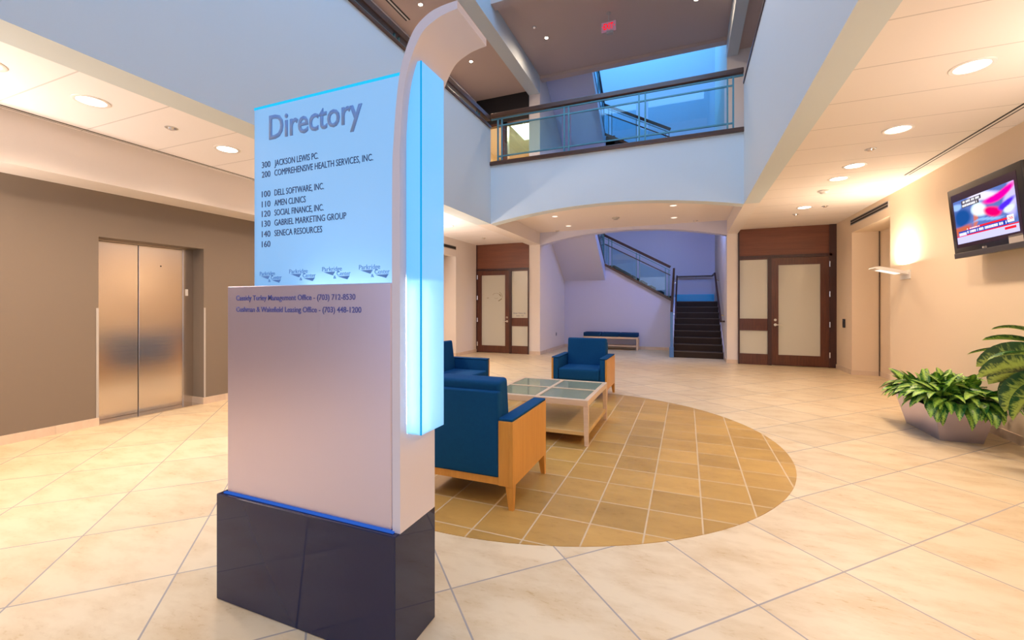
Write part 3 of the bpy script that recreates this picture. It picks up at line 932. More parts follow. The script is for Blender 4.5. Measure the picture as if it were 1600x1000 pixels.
for x0, x1, z1, z0 in ((-1.849, -1.709, 1.520, 1.466), (-1.661, -1.503, 1.525, 1.469), (-1.465, -1.309, 1.529, 1.472), (-1.264, -1.109, 1.531, 1.473)):
    w, h = x1 - x0, z1 - z0
    lg = MB()
    P = lambda a, c: (X(x0 + a * w), z0 + c * h)
    lg.prism([P(0.05, 0.60), P(0.46, 0.62), P(0.38, 0.33)], 1, Yl(1.4185), Yl(1.42)).prism([P(0.55, 0.24), P(0.97, 0.27), P(0.89, 0.0)], 1, Yl(1.4185), Yl(1.42))
    lo = lg.build('logo', M['logo'], up)
    text_mesh('lettering', 'Parkridge', X(x0), X(x0 + 0.70 * w), z0 + 0.66 * h, 0.34 * h, Yl(1.42), M['logo'], lo, depth=0.0012)
    text_mesh('lettering', 'Center', X(x0 + 0.52 * w), X(x1), z0 + 0.31 * h, 0.32 * h, Yl(1.42), M['logo'], lo, depth=0.0012)
    text_mesh('lettering', '&', X(x0 + 0.40 * w), X(x0 + 0.50 * w), z0 + 0.08 * h, 0.24 * h, Yl(1.42), M['logo'], lo, depth=0.0012)
# curved fin
outer = [(-1.050, 0.488), (-1.052, 1.06), (-1.052, 1.80), (-1.045, 2.00), (-1.025, 2.20), (-0.998, 2.312), (-0.952, 2.400), (-0.893, 2.443), (-0.836, 2.458), (-0.766, 2.462)]
inner = [(-1.014, 0.488), (-1.015, 1.06), (-1.017, 1.80), (-1.014, 2.00), (-0.997, 2.185), (-0.964, 2.298), (-0.914, 2.382), (-0.853, 2.416), (-0.81, 2.427), (-0.766, 2.432)]


def smooth_line(P, k=6):
    out = []
    n = len(P)
    for i in range(n - 1):
        p0, p1, p2, p3 = P[max(i - 1, 0)], P[i], P[i + 1], P[min(i + 2, n - 1)]
        for j in range(k):
            u = j / k
            out.append(tuple(0.5 * ((2 * p1[c]) + (-p0[c] + p2[c]) * u + (2 * p0[c] - 5 * p1[c] + 4 * p2[c] - p3[c]) * u * u + (-p0[c] + 3 * p1[c] - 3 * p2[c] + p3[c]) * u ** 3) for c in (0, 1)))
    return out + [P[-1]]


so, si = smooth_line(outer), smooth_line(inner)
mb = MB()
vs = []
for yy in (Yl(1.362), Yl(1.605)):
    vs.append(([mb.bm.verts.new((X(a), yy, c)) for a, c in so], [mb.bm.verts.new((X(a), yy, c)) for a, c in si]))
(of, inf), (ob, ib) = vs
N = len(so)
for i in range(N - 1):
    for q in ((of[i], of[i + 1], inf[i + 1], inf[i]), (ob[i], ob[i + 1], ib[i + 1], ib[i]), (of[i], of[i + 1], ob[i + 1], ob[i]), (inf[i], inf[i + 1], ib[i + 1], ib[i])):
        mb.bm.faces.new(q)
mb.bm.faces.new((of[-1], inf[-1], ib[-1], ob[-1]))
mb.bm.faces.new((of[0], inf[0], ib[0], ob[0]))
bmesh.ops.recalc_face_normals(mb.bm, faces=mb.bm.faces[:])
mb.build('curved_fin', M['band'], t, 35)
# side light box with a tube in its lower half
x0, x1, y0, y1, z0, z1 = X(-1.013), X(-0.945), Yl(1.40), Yl(1.565), 0.862, 2.303
bx = MB().box((x0, y0, z0), (x1, y0 + 0.004, z1)).box((x1 - 0.004, y0 + 0.004, z0), (x1, y1, z1)).box((x0, y1 - 0.004, z0), (x1 - 0.004, y1, z1)).box((x0, y0 + 0.004, z0), (x1 - 0.004, y1 - 0.004, z0 + 0.004)).box((x0, y0 + 0.004, z1 - 0.004), (x1 - 0.004, y1 - 0.004, z1)).build('light_box', M['boxglow'], t)
MB().box((x1 - 0.004, y0 - 0.0012, z0), (x1 + 0.0012, y0 + 0.003, z1)).build('box_edge', M['seamglow'], bx)
MB().box((x0 + 0.003, y0 + 0.005, 1.462), (x1 - 0.005, y1 - 0.005, 1.466)).build('baffle', M['panelshell'], bx)  # added dark shelf, blocks the tube's glow from the upper half
MB().cyl((X(-0.985), Yl(1.432), 0.885), (X(-0.985), Yl(1.432), 1.44), 0.011).build('fluorescent_tube', M['tube_bright'], bx)


# ------------------------------------------------------------------ seating
def make_chair(label, hw=0.41, seats=1, name='armchair'):
    t = thing(name, label, name)
    iw = hw - 0.105
    for s in (-1, 1):
        xo, xi = s * hw, s * iw
        MB().box((xo, -0.36, 0.155), (xo - s * 0.028, 0.36, 0.588), 0.002, 1).box((xo - s * 0.028, -0.36, 0.155), (xi, -0.335, 0.588), 0.002, 1).build('side_panel', M['maple'], t)
        MB().box((xo - s * 0.030, -0.333, 0.18), (xi, 0.362, 0.586), 0.012).box((xo - s * 0.004, -0.358, 0.588), (xi, 0.362, 0.606), 0.007).build('arm_pad', M['blue'], t, 40)
        for y, k in ((-0.36, 1), (0.36, -1)):
            mb = MB()
            r = bmesh.ops.create_cube(mb.bm, size=1)
            for v in r['verts']:
                top = v.co.z > 0
                w = 0.055 if top else 0.032
                v.co = Vector((xo - s * (w if v.co.x * s < 0 else 0.0), y + k * (w if v.co.y * k > 0 else 0.004), 0.16 if top else 0.0))
            mb.build('leg', M['maple'], t)
    MB().box((-iw, -0.35, 0.155), (iw, -0.31, 0.205)).build('base_rail', M['maple'], t)
    MB().box((-iw, 0.30, 0.155), (iw, 0.34, 0.205)).build('base_rail', M['maple'], t)
    MB().box((-iw + 0.002, -0.36, 0.205), (iw - 0.002, -0.285, 0.780), 0.016, 3).build('back_panel', M['blue'], t, 40)
    MB().box((-iw + 0.005, -0.285, 0.205), (iw - 0.005, 0.345, 0.285), 0.01).build('seat_base', M['blue'], t, 40)
    w = 2 * (iw - 0.003) / seats
    for k in range(seats):
        a = -iw + 0.003 + k * w
        MB().box((a, -0.20, 0.275), (a + w, 0.372, 0.445), 0.035, 4).build('seat_cushion', M['blue'], t, 40)
        MB().box((a, -0.275, 0.40), (a + w, -0.13, 0.853), 0.032, 4, rot=(R(7), 0, 0), at=(0, -0.2, 0.40)).build('back_cushion', M['blue'], t, 40)
    return t


c1 = make_chair('blue armchair with honey wood sides, its back to the camera beside the directory sign')
c1.location = (-1.472, 2.99, 0.003)
c2 = copy_tree(c1)
c2['label'] = 'blue armchair facing the camera across the glass coffee table'
c2.location = (-1.455, 6.51, 0.003)
c2.rotation_euler = (0, 0, PI)
for c in (c1, c2):
    c['group'] = 'blue armchairs around the table'
c3 = make_chair('blue two-seat sofa facing right, mostly hidden behind the directory sign', 0.72, 2, 'sofa')
c3.location = (-2.99, 4.90, 0.003)
c3.rotation_euler = (0, 0, -PI / 2)

# coffee table
t = thing('coffee_table', 'square pale wood coffee table with four glass panes and a lower shelf', 'table', (-1.415, 4.65, 0.003))
H = 0.535
MB().box((-H, -H, 0.385), (H, -H + 0.045, 0.445), 0.003, 1).box((-H, H - 0.045, 0.385), (H, H, 0.445), 0.003, 1).box((-H, -H + 0.045, 0.385), (-H + 0.045, H - 0.045, 0.445), 0.003, 1).box((H - 0.045, -H + 0.045, 0.385), (H, H - 0.045, 0.445), 0.003, 1).box((-0.018, -H + 0.045, 0.415), (0.018, H - 0.045, 0.445)).box((-H + 0.045, -0.018, 0.415), (H - 0.045, 0.018, 0.4448)).build('top_frame', M['paleoak'], t)
for sx in (-1, 1):
    for sy in (-1, 1):
        MB().box((sx * 0.02, sy * 0.02, 0.428), (sx * (H - 0.046), sy * (H - 0.046), 0.440)).build('glass_pane', M['tableglass'], t)
        mb = MB()
        r = bmesh.ops.create_cube(mb.bm, size=1)
        for v in r['verts']:
            top = v.co.z > 0
            w = 0.048 if top else 0.036
            v.co = Vector((sx * (H - (w if v.co.x * sx < 0 else 0)), sy * (H - (w if v.co.y * sy < 0 else 0)), 0.385 if top else 0))
        mb.build('leg', M['paleoak'], t)
MB().box((-H + 0.01, -H + 0.01, 0.095), (H - 0.01, H - 0.01, 0.135), 0.003, 1).build('shelf', wood('shelf_maple', (0.60, 0.36, 0.12), (0.70, 0.46, 0.18), 0.4, axis=0, coat=0.1), t)

# bench
t = thing('bench', 'long navy cushioned bench with pale frame against the lavender wall', 'bench', (-2.205, 13.72, 0))
for k in range(3):
    MB().box((-0.835 + k * 0.557, -0.22, 0.405), (-0.835 + (k + 1) * 0.557 - 0.006, 0.22, 0.53), 0.03, 3).build('cushion', M['navy'], t, 40)
MB().box((-0.835, -0.22, 0.345), (0.835, 0.22, 0.402), 0.004, 1).build('seat_frame', M['paleoak'], t)
for sx in (-1, 1):
    for sy in (-1, 1):
        MB().box((sx * 0.835, sy * 0.22, 0), (sx * 0.79, sy * 0.175, 0.345), 0.003, 1).build('leg', M['paleoak'], t)
MB().box((-0.79, -0.21, 0.11), (0.79, 0.21, 0.14), 0.003, 1).build('shelf', M['paleoak'], t)


# ------------------------------------------------------------------ plants
def leaf(bm, uvl, base, az, elev, length, width, droop, roll, fold=0.25, seg=7):
    """one pointed leaf as a curved, slightly folded blade"""
    p = Vector(base)
    d_az = Vector((math.cos(az), math.sin(az), 0))
    side0 = Vector((-math.sin(az), math.cos(az), 0))
    e = elev
    rows = []
    for i in range(seg + 1):
        t = i / seg
        w = width * (math.sin(PI * min(1.0, (t * 0.94 + 0.03)) ** 0.78) ** 0.85) if i < seg else 0.0
        dirv = d_az * math.cos(e) + Vector((0, 0, 1)) * math.sin(e)
        upv = -d_az * math.sin(e) + Vector((0, 0, 1)) * math.cos(e)
        sd = side0 * math.cos(roll) + upv * math.sin(roll)
        nu = upv * math.cos(roll) - side0 * math.sin(roll)
        w2 = w / 2
        if i == seg:
            rows.append([bm.verts.new(p)])
        else:
            rows.append([bm.verts.new(p - sd * w2 + nu * fold * w2), bm.verts.new(p - sd * w2 * .5 + nu * fold * .35 * w2), bm.verts.new(p), bm.verts.new(p + sd * w2 * .5 + nu * fold * .35 * w2), bm.verts.new(p + sd * w2 + nu * fold * w2)])
        p = p + dirv * (length / seg)
        e -= droop / seg
    us = (0, .25, .5, .75, 1)
    for i in range(seg):
        A, B = rows[i], rows[i + 1]
        for k in range(4):
            if len(B) == 1:
                f = bm.faces.new((A[k], A[k + 1], B[0]))
                uv = ((us[k], i / seg), (us[k + 1], i / seg), (.5, 1))
            else:
                f = bm.faces.new((A[k], A[k + 1], B[k + 1], B[k]))
                uv = ((us[k], i / seg), (us[k + 1], i / seg), (us[k + 1], (i + 1) / seg), (us[k], (i + 1) / seg))
            f.smooth = True
            for lp_, q in zip(f.loops, uv):
                lp_[uvl].uv = q


def frustum(a, b, z0, z1):
    """box with different bottom and top rectangles (x0, x1, y0, y1)"""
    mb = MB()
    lo = [mb.bm.verts.new((x, y, z0)) for x, y in ((a[0], a[2]), (a[1], a[2]), (a[1], a[3]), (a[0], a[3]))]
    hi = [mb.bm.verts.new((x, y, z1)) for x, y in ((b[0], b[2]), (b[1], b[2]), (b[1], b[3]), (b[0], b[3]))]
    mb.bm.faces.new(lo[::-1])
    for i in range(4):
        j = (i + 1) % 4
        mb.bm.faces.new((lo[i], lo[j], hi[j], hi[i]))
    return mb, hi


random.seed(21)
t = thing('planter', 'lavender metal trough planter overflowing with striped green leaves by the right wall', 'plant', (2.54, 6.02, 0))
a_, b_ = (-0.165, 0.165, -0.36, 0.36), (-0.240, 0.220, -0.445, 0.445)
mb, hi = frustum(a_, b_, 0.0, 0.33)
ins = [mb.bm.verts.new(v.co * 1.0 + Vector((-0.02 if v.co.x > 0 else 0.02, -0.02 if v.co.y > 0 else 0.02, 0))) for v in hi]
dn = [mb.bm.verts.new(v.co + Vector((0, 0, -0.07))) for v in ins]
for i in range(4):
    j = (i + 1) % 4
    mb.bm.faces.new((hi[i], hi[j], ins[j], ins[i]))
    mb.bm.faces.new((ins[i], ins[j], dn[j], dn[i]))
mb.build('trough', M['planter'], t)
MB().box((-0.210, -0.42, 0.26), (0.195, 0.42, 0.29)).build('soil', M['soil'], t)
mb = MB()
uvl = mb.bm.loops.layers.uv.new('UVMap')
crowns = [(x, y) for y in (-0.36, -0.18, 0.0, 0.18, 0.36) for x in (-0.13, 0.13)]
for (x, y) in crowns:
    x += random.uniform(-0.03, 0.03)
    y += random.uniform(-0.03, 0.03)
    h = random.uniform(0.06, 0.14)
    for k in range(21):
        az = random.uniform(0, 2 * PI)
        out = Vector((math.cos(az), math.sin(az)))
        # leaves at the edge of the trough hang over it
        edge = max(0, out.x * x / 0.13 * 0.6 + out.y * y / 0.36 * 0.8)
        inner = k < 6
        el = R(random.uniform(45, 75)) if inner else R(random.uniform(5, 40))
        ln = random.uniform(0.19, 0.27) if inner else random.uniform(0.25, 0.36)
        dr = random.uniform(0.3, 0.8) if inner else random.uniform(0.6, 1.3) + 0.55 * edge
        bx_, by_ = x + out.x * 0.03, y + out.y * 0.03
        zb = 0.33 + h + random.uniform(-0.03, 0.06)
        leaf(mb.bm, uvl, (bx_, by_, zb), az, el, ln, random.uniform(0.075, 0.11), dr, random.uniform(-0.5, 0.5))
    MB().cyl((x, y, 0.28), (x, y, 0.35 + h), 0.012, 0.006, 8).build('stem', M['stem'], t)
for k in range(46):
    u = k / 46 * 2 * PI
    x = 0.17 * max(-1, min(1, 1.35 * math.cos(u)))
    y = 0.38 * max(-1, min(1, 1.35 * math.sin(u)))
    az = math.atan2(y / 0.38 * 0.8, x / 0.17) + random.uniform(-0.5, 0.5)
    leaf(mb.bm, uvl, (x * 0.75, y * 0.85, 0.38 + random.uniform(0, 0.08)), az, R(random.uniform(2, 30)), random.uniform(0.26, 0.36), random.uniform(0.08, 0.115), random.uniform(0.9, 1.7), random.uniform(-0.4, 0.4))
for k in range(18):
    leaf(mb.bm, uvl, (random.uniform(-0.19, 0.17), -0.37 + random.uniform(-0.03, 0.03), 0.37 + random.uniform(0, 0.06)), R(-90 + random.uniform(-45, 35)), R(random.uniform(0, 25)), random.uniform(0.26, 0.36), random.uniform(0.08, 0.11), random.uniform(1.5, 2.3), random.uniform(-0.4, 0.4))
for k in range(16):
    leaf(mb.bm, uvl, (random.uniform(-0.1, 0.1), random.uniform(-0.3, 0.3), 0.42), random.uniform(0, 2 * PI), R(random.uniform(40, 80)), random.uniform(0.24, 0.32), random.uniform(0.08, 0.11), random.uniform(0.3, 0.9), random.uniform(-0.4, 0.4))
mb.build('foliage', M['leaf'], t)

t = thing('potted_plant', 'large leafed variegated plant cut by the right edge of the picture', 'plant', (2.68, 4.42, 0))
mb, hi = frustum((-0.13, 0.13, -0.13, 0.13), (-0.19, 0.19, -0.19, 0.19), 0.0, 0.42)
mb.build('pot', M['planter'], t)
MB().box((-0.17, -0.17, 0.36), (0.17, 0.17, 0.40)).build('soil', M['soil'], t)
for sx, sy, tx, ty, tz in ((0.0, 0.03, -0.05, 0.12, 0.85), (-0.04, -0.02, -0.1, 0.02, 0.95), (0.05, 0.0, 0.08, -0.05, 1.0), (0.0, 0.06, 0.0, 0.16, 0.72)):
    MB().cyl((sx, sy, 0.38), (tx, ty + 0.17, tz), 0.016, 0.010, 10).build('stem', M['stem'], t)
mb = MB()
uvl = mb.bm.loops.layers.uv.new('UVMap')
random.seed(5)
W = [  # base, azimuth, elevation, length, width, droop, roll
    ((-0.03, 0.16, 1.12), 112, 22, 0.44, 0.09, 0.7, 0.2), ((-0.02, 0.10, 1.00), 118, 24, 0.52, 0.13, 0.7, 0.35), ((-0.06, 0.10, 0.96), 122, 14, 0.56, 0.11, 0.7, 0.1),
    ((-0.06, 0.06, 0.95), 128, 6, 0.50, 0.21, 0.8, 0.85), ((-0.04, 0.06, 0.88), 126, -2, 0.48, 0.20, 0.9, 0.7), ((-0.02, 0.10, 0.84), 112, -6, 0.54, 0.14, 1.2, 0.4),
    ((-0.02, 0.12, 0.80), 120, -14, 0.46, 0.13, 1.1, 0.5), ((-0.08, 0.0, 0.84), 140, -28, 0.46, 0.18, 0.9, 0.9), ((0.0, 0.12, 0.76), 105, -30, 0.40, 0.15, 1.0, -0.2),
    ((-0.10, -0.05, 0.90), 150, 8, 0.46, 0.20, 1.0, 0.8), ((-0.12, -0.08, 0.80), 160, -35, 0.42, 0.17, 0.8, 0.7), ((-0.05, 0.02, 0.74), 130, -50, 0.36, 0.16, 0.5, 0.6),
    ((0.0, 0.1, 0.88), 80, 10, 0.45, 0.15, 0.8, 0.0), ((0.02, 0.05, 1.0), 60, 30, 0.36, 0.14, 0.9, 0.2), ((-0.1, 0.0, 0.95), 180, 20, 0.40, 0.15, 0.9, 0.1),
    ((0.0, 0.0, 1.0), 250, 30, 0.42, 0.15, 0.9, 0.1), ((0.0, 0.0, 1.05), 300, 50, 0.30, 0.13, 0.7, 0.1), ((-0.05, 0.0, 0.85), 215, 0, 0.42, 0.15, 0.9, 0.1), ((-0.04, 0.08, 1.05), 140, 45, 0.36, 0.12, 0.9, 0.1)]
for b_, az, el, ln, wd, dr, ro in W:
    leaf(mb.bm, uvl, (b_[0] + 0.02, b_[1] + 0.17, b_[2]), R(az), R(el), ln, wd * 1.25, dr, ro, 0.3, 10)
mb.build('foliage', M['leaf_big'], t)

# ------------------------------------------------------------------ television
t = thing('television', 'black flat television with a news broadcast, tilted on the right wall', 'television', (2.83, 5.825, 2.28))
t.rotation_euler = (0, R(-5.5), 0)      # leans out at the top
# local axes: -x faces the hall, y along the wall, z up
TW, TH = 0.585, 0.385
fr = MB().box((-0.045, -TW, -TH), (0.055, TW, TH), 0.012, 2).build('casing', M['black'], t, 40)
MB().box((-0.050, -TW, -TH - 0.002), (-0.040, TW, -TH + 0.055), 0.003, 1).build('speaker_bar', mat('dark_grey_plastic', (0.06, 0.055, 0.055), 0.35), t)
MB().box((-0.047, -0.51, -0.275), (-0.045, 0.52, 0.315)).build('screen_glass', mat('screen_border', (0.035, 0.018, 0.030), 0.15), t)
# the picture on the screen: a smooth field of colours, seen from the hall with left = +y
NX, NY = 72, 44
pm = bpy.data.meshes.new('screen')
vv, ff, cc = [], [], []
YA, YBb, ZA, ZBb = 0.485, -0.475, -0.235, 0.235
for j in range(NY + 1):
    for i in range(NX + 1):
        u, v = i / NX, j / NY
        vv.append((-0.0485, YA + (YBb - YA) * u, ZA + (ZBb - ZA) * v))
        u, v = u + 0.035 * math.sin(8 * v + 4 * u), v + 0.045 * math.sin(9 * u + 1)

        def bl(cx_, cy_, rx, ry, ang=0):
            du, dv = u - cx_, v - cy_
            a = du * math.cos(ang) + dv * math.sin(ang)
            bb = -du * math.sin(ang) + dv * math.cos(ang)
            return max(0.0, min(1.0, 1.6 * (1 - (a / rx) ** 2 - (bb / ry) ** 2)))
        c = Vector((0.10, 0.16, 0.45))
        for w_, k in ((bl(0.12, 0.62, 0.2, 0.25), (0.01, 0.07, 0.28)), (bl(0.08, 0.33, 0.22, 0.12), (0.55, 0.12, 0.06)), (bl(0.35, 0.45, 0.05, 0.25, -0.2), (0.55, 0.16, 0.12)),
                      (bl(0.07, 0.90, 0.14, 0.09), (0.30, 0.48, 0.90)), (bl(0.46, 0.62, 0.16, 0.18), (0.75, 0.95, 1.0)), (bl(0.95, 0.7, 0.12, 0.45), (0.55, 0.50, 0.95)), (bl(0.5, 0.9, 0.3, 0.12), (0.75, 0.70, 1.0)),
                      (bl(0.77, 0.84, 0.28, 0.10, 0.45), (1.0, 0.0, 0.36)), (bl(0.67, 0.55, 0.17, 0.13), (1.0, 0.0, 0.14)), (bl(0.88, 0.62, 0.14, 0.08, 0.5), (0.08, 0.02, 0.85)), (bl(0.92, 0.5, 0.1, 0.08), (0.7, 0.8, 1.0)),
                      (bl(0.55, 0.40, 0.3, 0.035, 0.05), (0.25, 0.45, 0.85))):
            c = c.lerp(Vector(k), w_)
        cc.append(c)
for j in range(NY):
    for i in range(NX):
        a = j * (NX + 1) + i
        ff.append((a, a + 1, a + NX + 2, a + NX + 1))
pm.from_pydata(vv, [], ff)
at_ = pm.color_attributes.new('picture', 'FLOAT_COLOR', 'POINT')
for i, c in enumerate(cc):
    at_.data[i].color = (*c, 1)
sm = emit('screen_picture', (1, 1, 1), 1.1)
nd = sm.node_tree.nodes.new('ShaderNodeVertexColor')
nd.layer_name = 'picture'
sm.node_tree.links.new(nd.outputs[0], [x for x in sm.node_tree.nodes if x.type == 'EMISSION'][0].inputs[0])
pm.materials.append(sm)
scr = bpy.data.objects.new('screen', pm)
COL.objects.link(scr)
scr.parent = t
SXY = lambda u, v: (YA + (YBb - YA) * u, ZA + (ZBb - ZA) * v)


def scr_rect(name, u0, u1, v0, v1, m, lift):
    (ya, za), (yb, zb) = SXY(u0, v0), SXY(u1, v1)
    return MB().box((-0.0485 - lift, yb, za), (-0.0487 - lift + 0.0004, ya, zb)).build(name, m, scr)


MW, MBL, MRD, MLV = emit('caption_white', (0.95, 0.95, 1.0), 1.0), emit('caption_blue', (0.02, 0.06, 0.42), 1.0), emit('caption_red', (0.85, 0.02, 0.04), 1.0), emit('ticker_lavender', (0.62, 0.60, 0.98), 1.0)
scr_rect('ticker', 0.0, 1.0, 0.0, 0.16, MLV, 0.0006)
scr_rect('red_line', 0.0, 1.0, 0.16, 0.185, MRD, 0.0007)
scr_rect('headline_bar', 0.04, 0.86, 0.185, 0.285, MBL, 0.0008)
scr_rect('headline_tab', 0.22, 0.86, 0.285, 0.325, MRD, 0.0008)
scr_rect('headline_tab', 0.045, 0.185, 0.175, 0.25, MLV, 0.0010)
scr_rect('ticker_tab', 0.80, 0.96, 0.085, 0.135, MRD, 0.0010)
cb_ = scr_rect('channel_box', 0.85, 0.945, 0.22, 0.36, MW, 0.0012)
mb = MB()
random.seed(3)
for (u0, u1, v0, v1, st) in ((0.20, 0.83, 0.205, 0.262, 0.016), (0.20, 0.42, 0.292, 0.318, 0.012), (0.17, 0.48, 0.90, 0.95, 0.014), (0.17, 0.44, 0.82, 0.87, 0.014), (0.06, 0.17, 0.195, 0.23, 0.012)):
    u = u0
    while u < u1:
        w_ = st * random.uniform(0.55, 0.8)
        if random.random() > 0.14:
            (ya, za), (yb, zb) = SXY(u, v0), SXY(u + w_, v1)
            mb.box((-0.0502, yb, za), (-0.0499, ya, zb))
        u += st
mb.build('caption_lettering', MW, scr)
scr_rect('caption_backing', 0.155, 0.50, 0.885, 0.965, mat('caption_dark', (0.02, 0.02, 0.06), 0.5), 0.0005)
scr_rect('caption_backing', 0.155, 0.46, 0.805, 0.883, mat('caption_dark', (0.02, 0.02, 0.06), 0.5), 0.0005)


def text_on_x(name, s, ya, yb, z, cap, x, m, parent):
    """lettering facing -x; reads from larger y to smaller y"""
    o = text_mesh(name, s, 0.0, ya - yb, z, cap, x, m, parent, depth=0.0008, facing='x')
    for v in o.data.vertices:
        v.co.y = ya - v.co.y
    o.data.flip_normals()
    return o


(ya, za), (yb, zb) = SXY(0.86, 0.25), SXY(0.935, 0.36)
text_on_x('channel_lettering', 'CNN', ya, yb, za + 0.006, 0.030, -0.0503, MRD, scr)
text_on_x('brand_lettering', 'LG', 0.055, 0.015, -0.325, 0.020, -0.046, M['greyplastic'], t)
MB().cyl((-0.0455, 0.075, -0.315), (-0.0475, 0.075, -0.315), 0.011, seg=16).build('brand_mark', M['greyplastic'], t)
MB().box((-0.047, -0.50, -0.33), (-0.0452, -0.31, -0.255)).build('sticker', mat('sticker', (0.42, 0.38, 0.36), 0.5), t)
MB().box((0.055, -0.15, -0.1), (0.19, 0.15, 0.1)).build('wall_mount', M['black'], t)

# ------------------------------------------------------------------ sconce
t = thing('wall_sconce', 'flat white uplight sconce jutting from the right wall by the recess', 'wall light', (XR, 8.12, 1.82))
mb = MB()
mb.prism([(0.0, 0.0), (0.0, 0.045), (-0.36, 0.135), (-0.40, 0.125), (-0.42, 0.105)], 1, -0.09, 0.16)
mb.build('tray', M['whiteplastic'], t)
MB().prism([(-0.10, 0.022), (-0.34, 0.083), (-0.34, 0.079), (-0.10, 0.018)], 1, -0.06, 0.13).build('diffuser', M['diffuser'], t)
MB().box((-0.012, -0.12, -0.06), (0.0, 0.19, 0.07)).build('back_plate', M['whiteplastic'], t)
o = area('sconce_uplight', (-0.13, 0.03, 0.16), 0.22, 0.26, 30, (1.0, 0.80, 0.60), (PI, 0, 0))
o.parent = t

# ------------------------------------------------------------------ downlights
def spot(parent, power, color, size=150, blend=0.9, r=0.09, dz=-0.03):
    l = bpy.data.lights.new('downlight_lamp', 'SPOT')
    l.energy = power * 1.35
    l.color = color
    l.spot_size = R(size)
    l.spot_blend = blend
    l.shadow_soft_size = r
    o = bpy.data.objects.new('downlight_lamp', l)
    COL.objects.link(o)
    o.parent = parent
    o.location = (0, 0, dz)
    return o


def make_downlight(r, lens):
    t = thing('recessed_downlight', '', 'ceiling light')
    MB().lathe([(r * 0.86, 0.0), (r * 0.88, -0.006), (r * 1.06, -0.008), (r * 1.12, -0.004), (r * 1.12, 0.0)], (0, 0, 0)).build('trim_ring', M['whiteplastic'], t, 40)
    MB().lathe([(0, -0.003), (r * 0.87, -0.003)], (0, 0, 0)).build('lens', lens, t)
    return t


GR = 'downlights of the right gallery ceiling'
GL = 'downlights of the left gallery ceiling'
GB = 'small downlights in the bay ceiling'
GU = 'small starry lamps under the upper ceilings'
big = make_downlight(0.115, M['lamp'])
dim = make_downlight(0.075, M['lampdim'])
tiny = make_downlight(0.045, M['lampspot'])
used = set()


def place(src, loc, label, group, power, color=WARM, size=150):
    t = src if id(src) not in used else copy_tree(src)
    used.add(id(src))
    t.location = loc
    t['label'] = label
    t['group'] = group
    return t, power, color, size


lamps = []
lamps.append(place(big, (1.975, 4.27, ZC), 'round downlight at the top right corner, largest in the right ceiling', GR, 62))
lamps.append(place(big, (1.984, 5.51, ZC), 'second round downlight of the right ceiling row, between two ceiling joints', GR, 62))
lamps.append(place(big, (1.985, 6.73, ZC), 'third round downlight of the right ceiling row, brighter than the next', GR, 62))
lamps.append(place(big, (1.980, 7.33, ZC), 'fourth round downlight of the right ceiling row, just before the smoke detector', GR, 40))
lamps.append(place(big, (1.983, 9.235, ZC), 'farthest round downlight of the right ceiling, above the right entrance', GR, 60))
lamps.append(place(big, (-4.80, 1.46, ZC), 'round downlight cut by the left edge of the picture', GL, 105))
lamps.append(place(big, (-4.82, 2.10, ZC), 'blown out round downlight in the bright left ceiling', GL, 105))
lamps.append(place(big, (-4.86, 3.326, ZC), 'round downlight in the left ceiling beside the directory sign', GL, 70))
lamps.append(place(big, (-4.947, 8.377, ZC), 'small far downlight in the left ceiling right of the sign', GL, 120))
lamps.append(place(dim, (-2.78, 9.44, 3.40), 'front left downlight in the bay ceiling behind the arch', GB, 22))
lamps.append(place(dim, (-2.79, 10.70, 3.40), 'rear left downlight in the bay ceiling behind the arch', GB, 22))
lamps.append(place(dim, (-0.25, 9.32, 3.40), 'front right downlight in the bay ceiling behind the arch', GB, 22))
lamps.append(place(dim, (-0.27, 10.61, 3.40), 'rear right downlight in the bay ceiling behind the arch', GB, 22))
lamps.append(place(tiny, (-4.94, 7.295, 7.40), 'bright lamp in the upper left ceiling above the curved fin', GU, 120))
lamps.append(place(tiny, (-4.935, 9.464, 7.40), 'bright lamp in the upper left ceiling just right of the curved fin', GU, 90))
lamps.append(place(tiny, (-3.10, 9.82, 7.76), 'bright lamp under the upper ceiling left of the exit sign', GU, 75))
lamps.append(place(tiny, (0.187, 9.77, 7.76), 'bright lamp under the upper ceiling cut by the top edge of the picture', GU, 75))
for t, p, c, sz in lamps:
    spot(t, p, c, 174 if t['group'] == GU else sz)
# the same rows go on behind the camera
for x, y, p in ((1.98, 3.0, 62), (1.98, 1.6, 62), (1.98, 0.0, 62), (1.98, -2.0, 62), (-4.8, 0.2, 105), (-4.8, -1.4, 80), (-4.85, 4.7, 95), (-4.85, 6.4, 95)):
    h = bpy.data.objects.new('gallery_row', None)
    COL.objects.link(h)
    h.location = (x, y, ZC)
    spot(h, p, WARM)

# unseen lamps without fixtures, added to brighten the gallery ceilings from below
for x, y, p in ((-5.95, 0.3, 120), (-5.6, 7.2, 75), (2.9, 3.6, 22), (2.9, 0.2, 22)):
    area('ceiling_fill_lamp', (x, y, 2.0), 0.25, 0.3, p, (1.0, 0.87, 0.77), (PI, 0, 0))

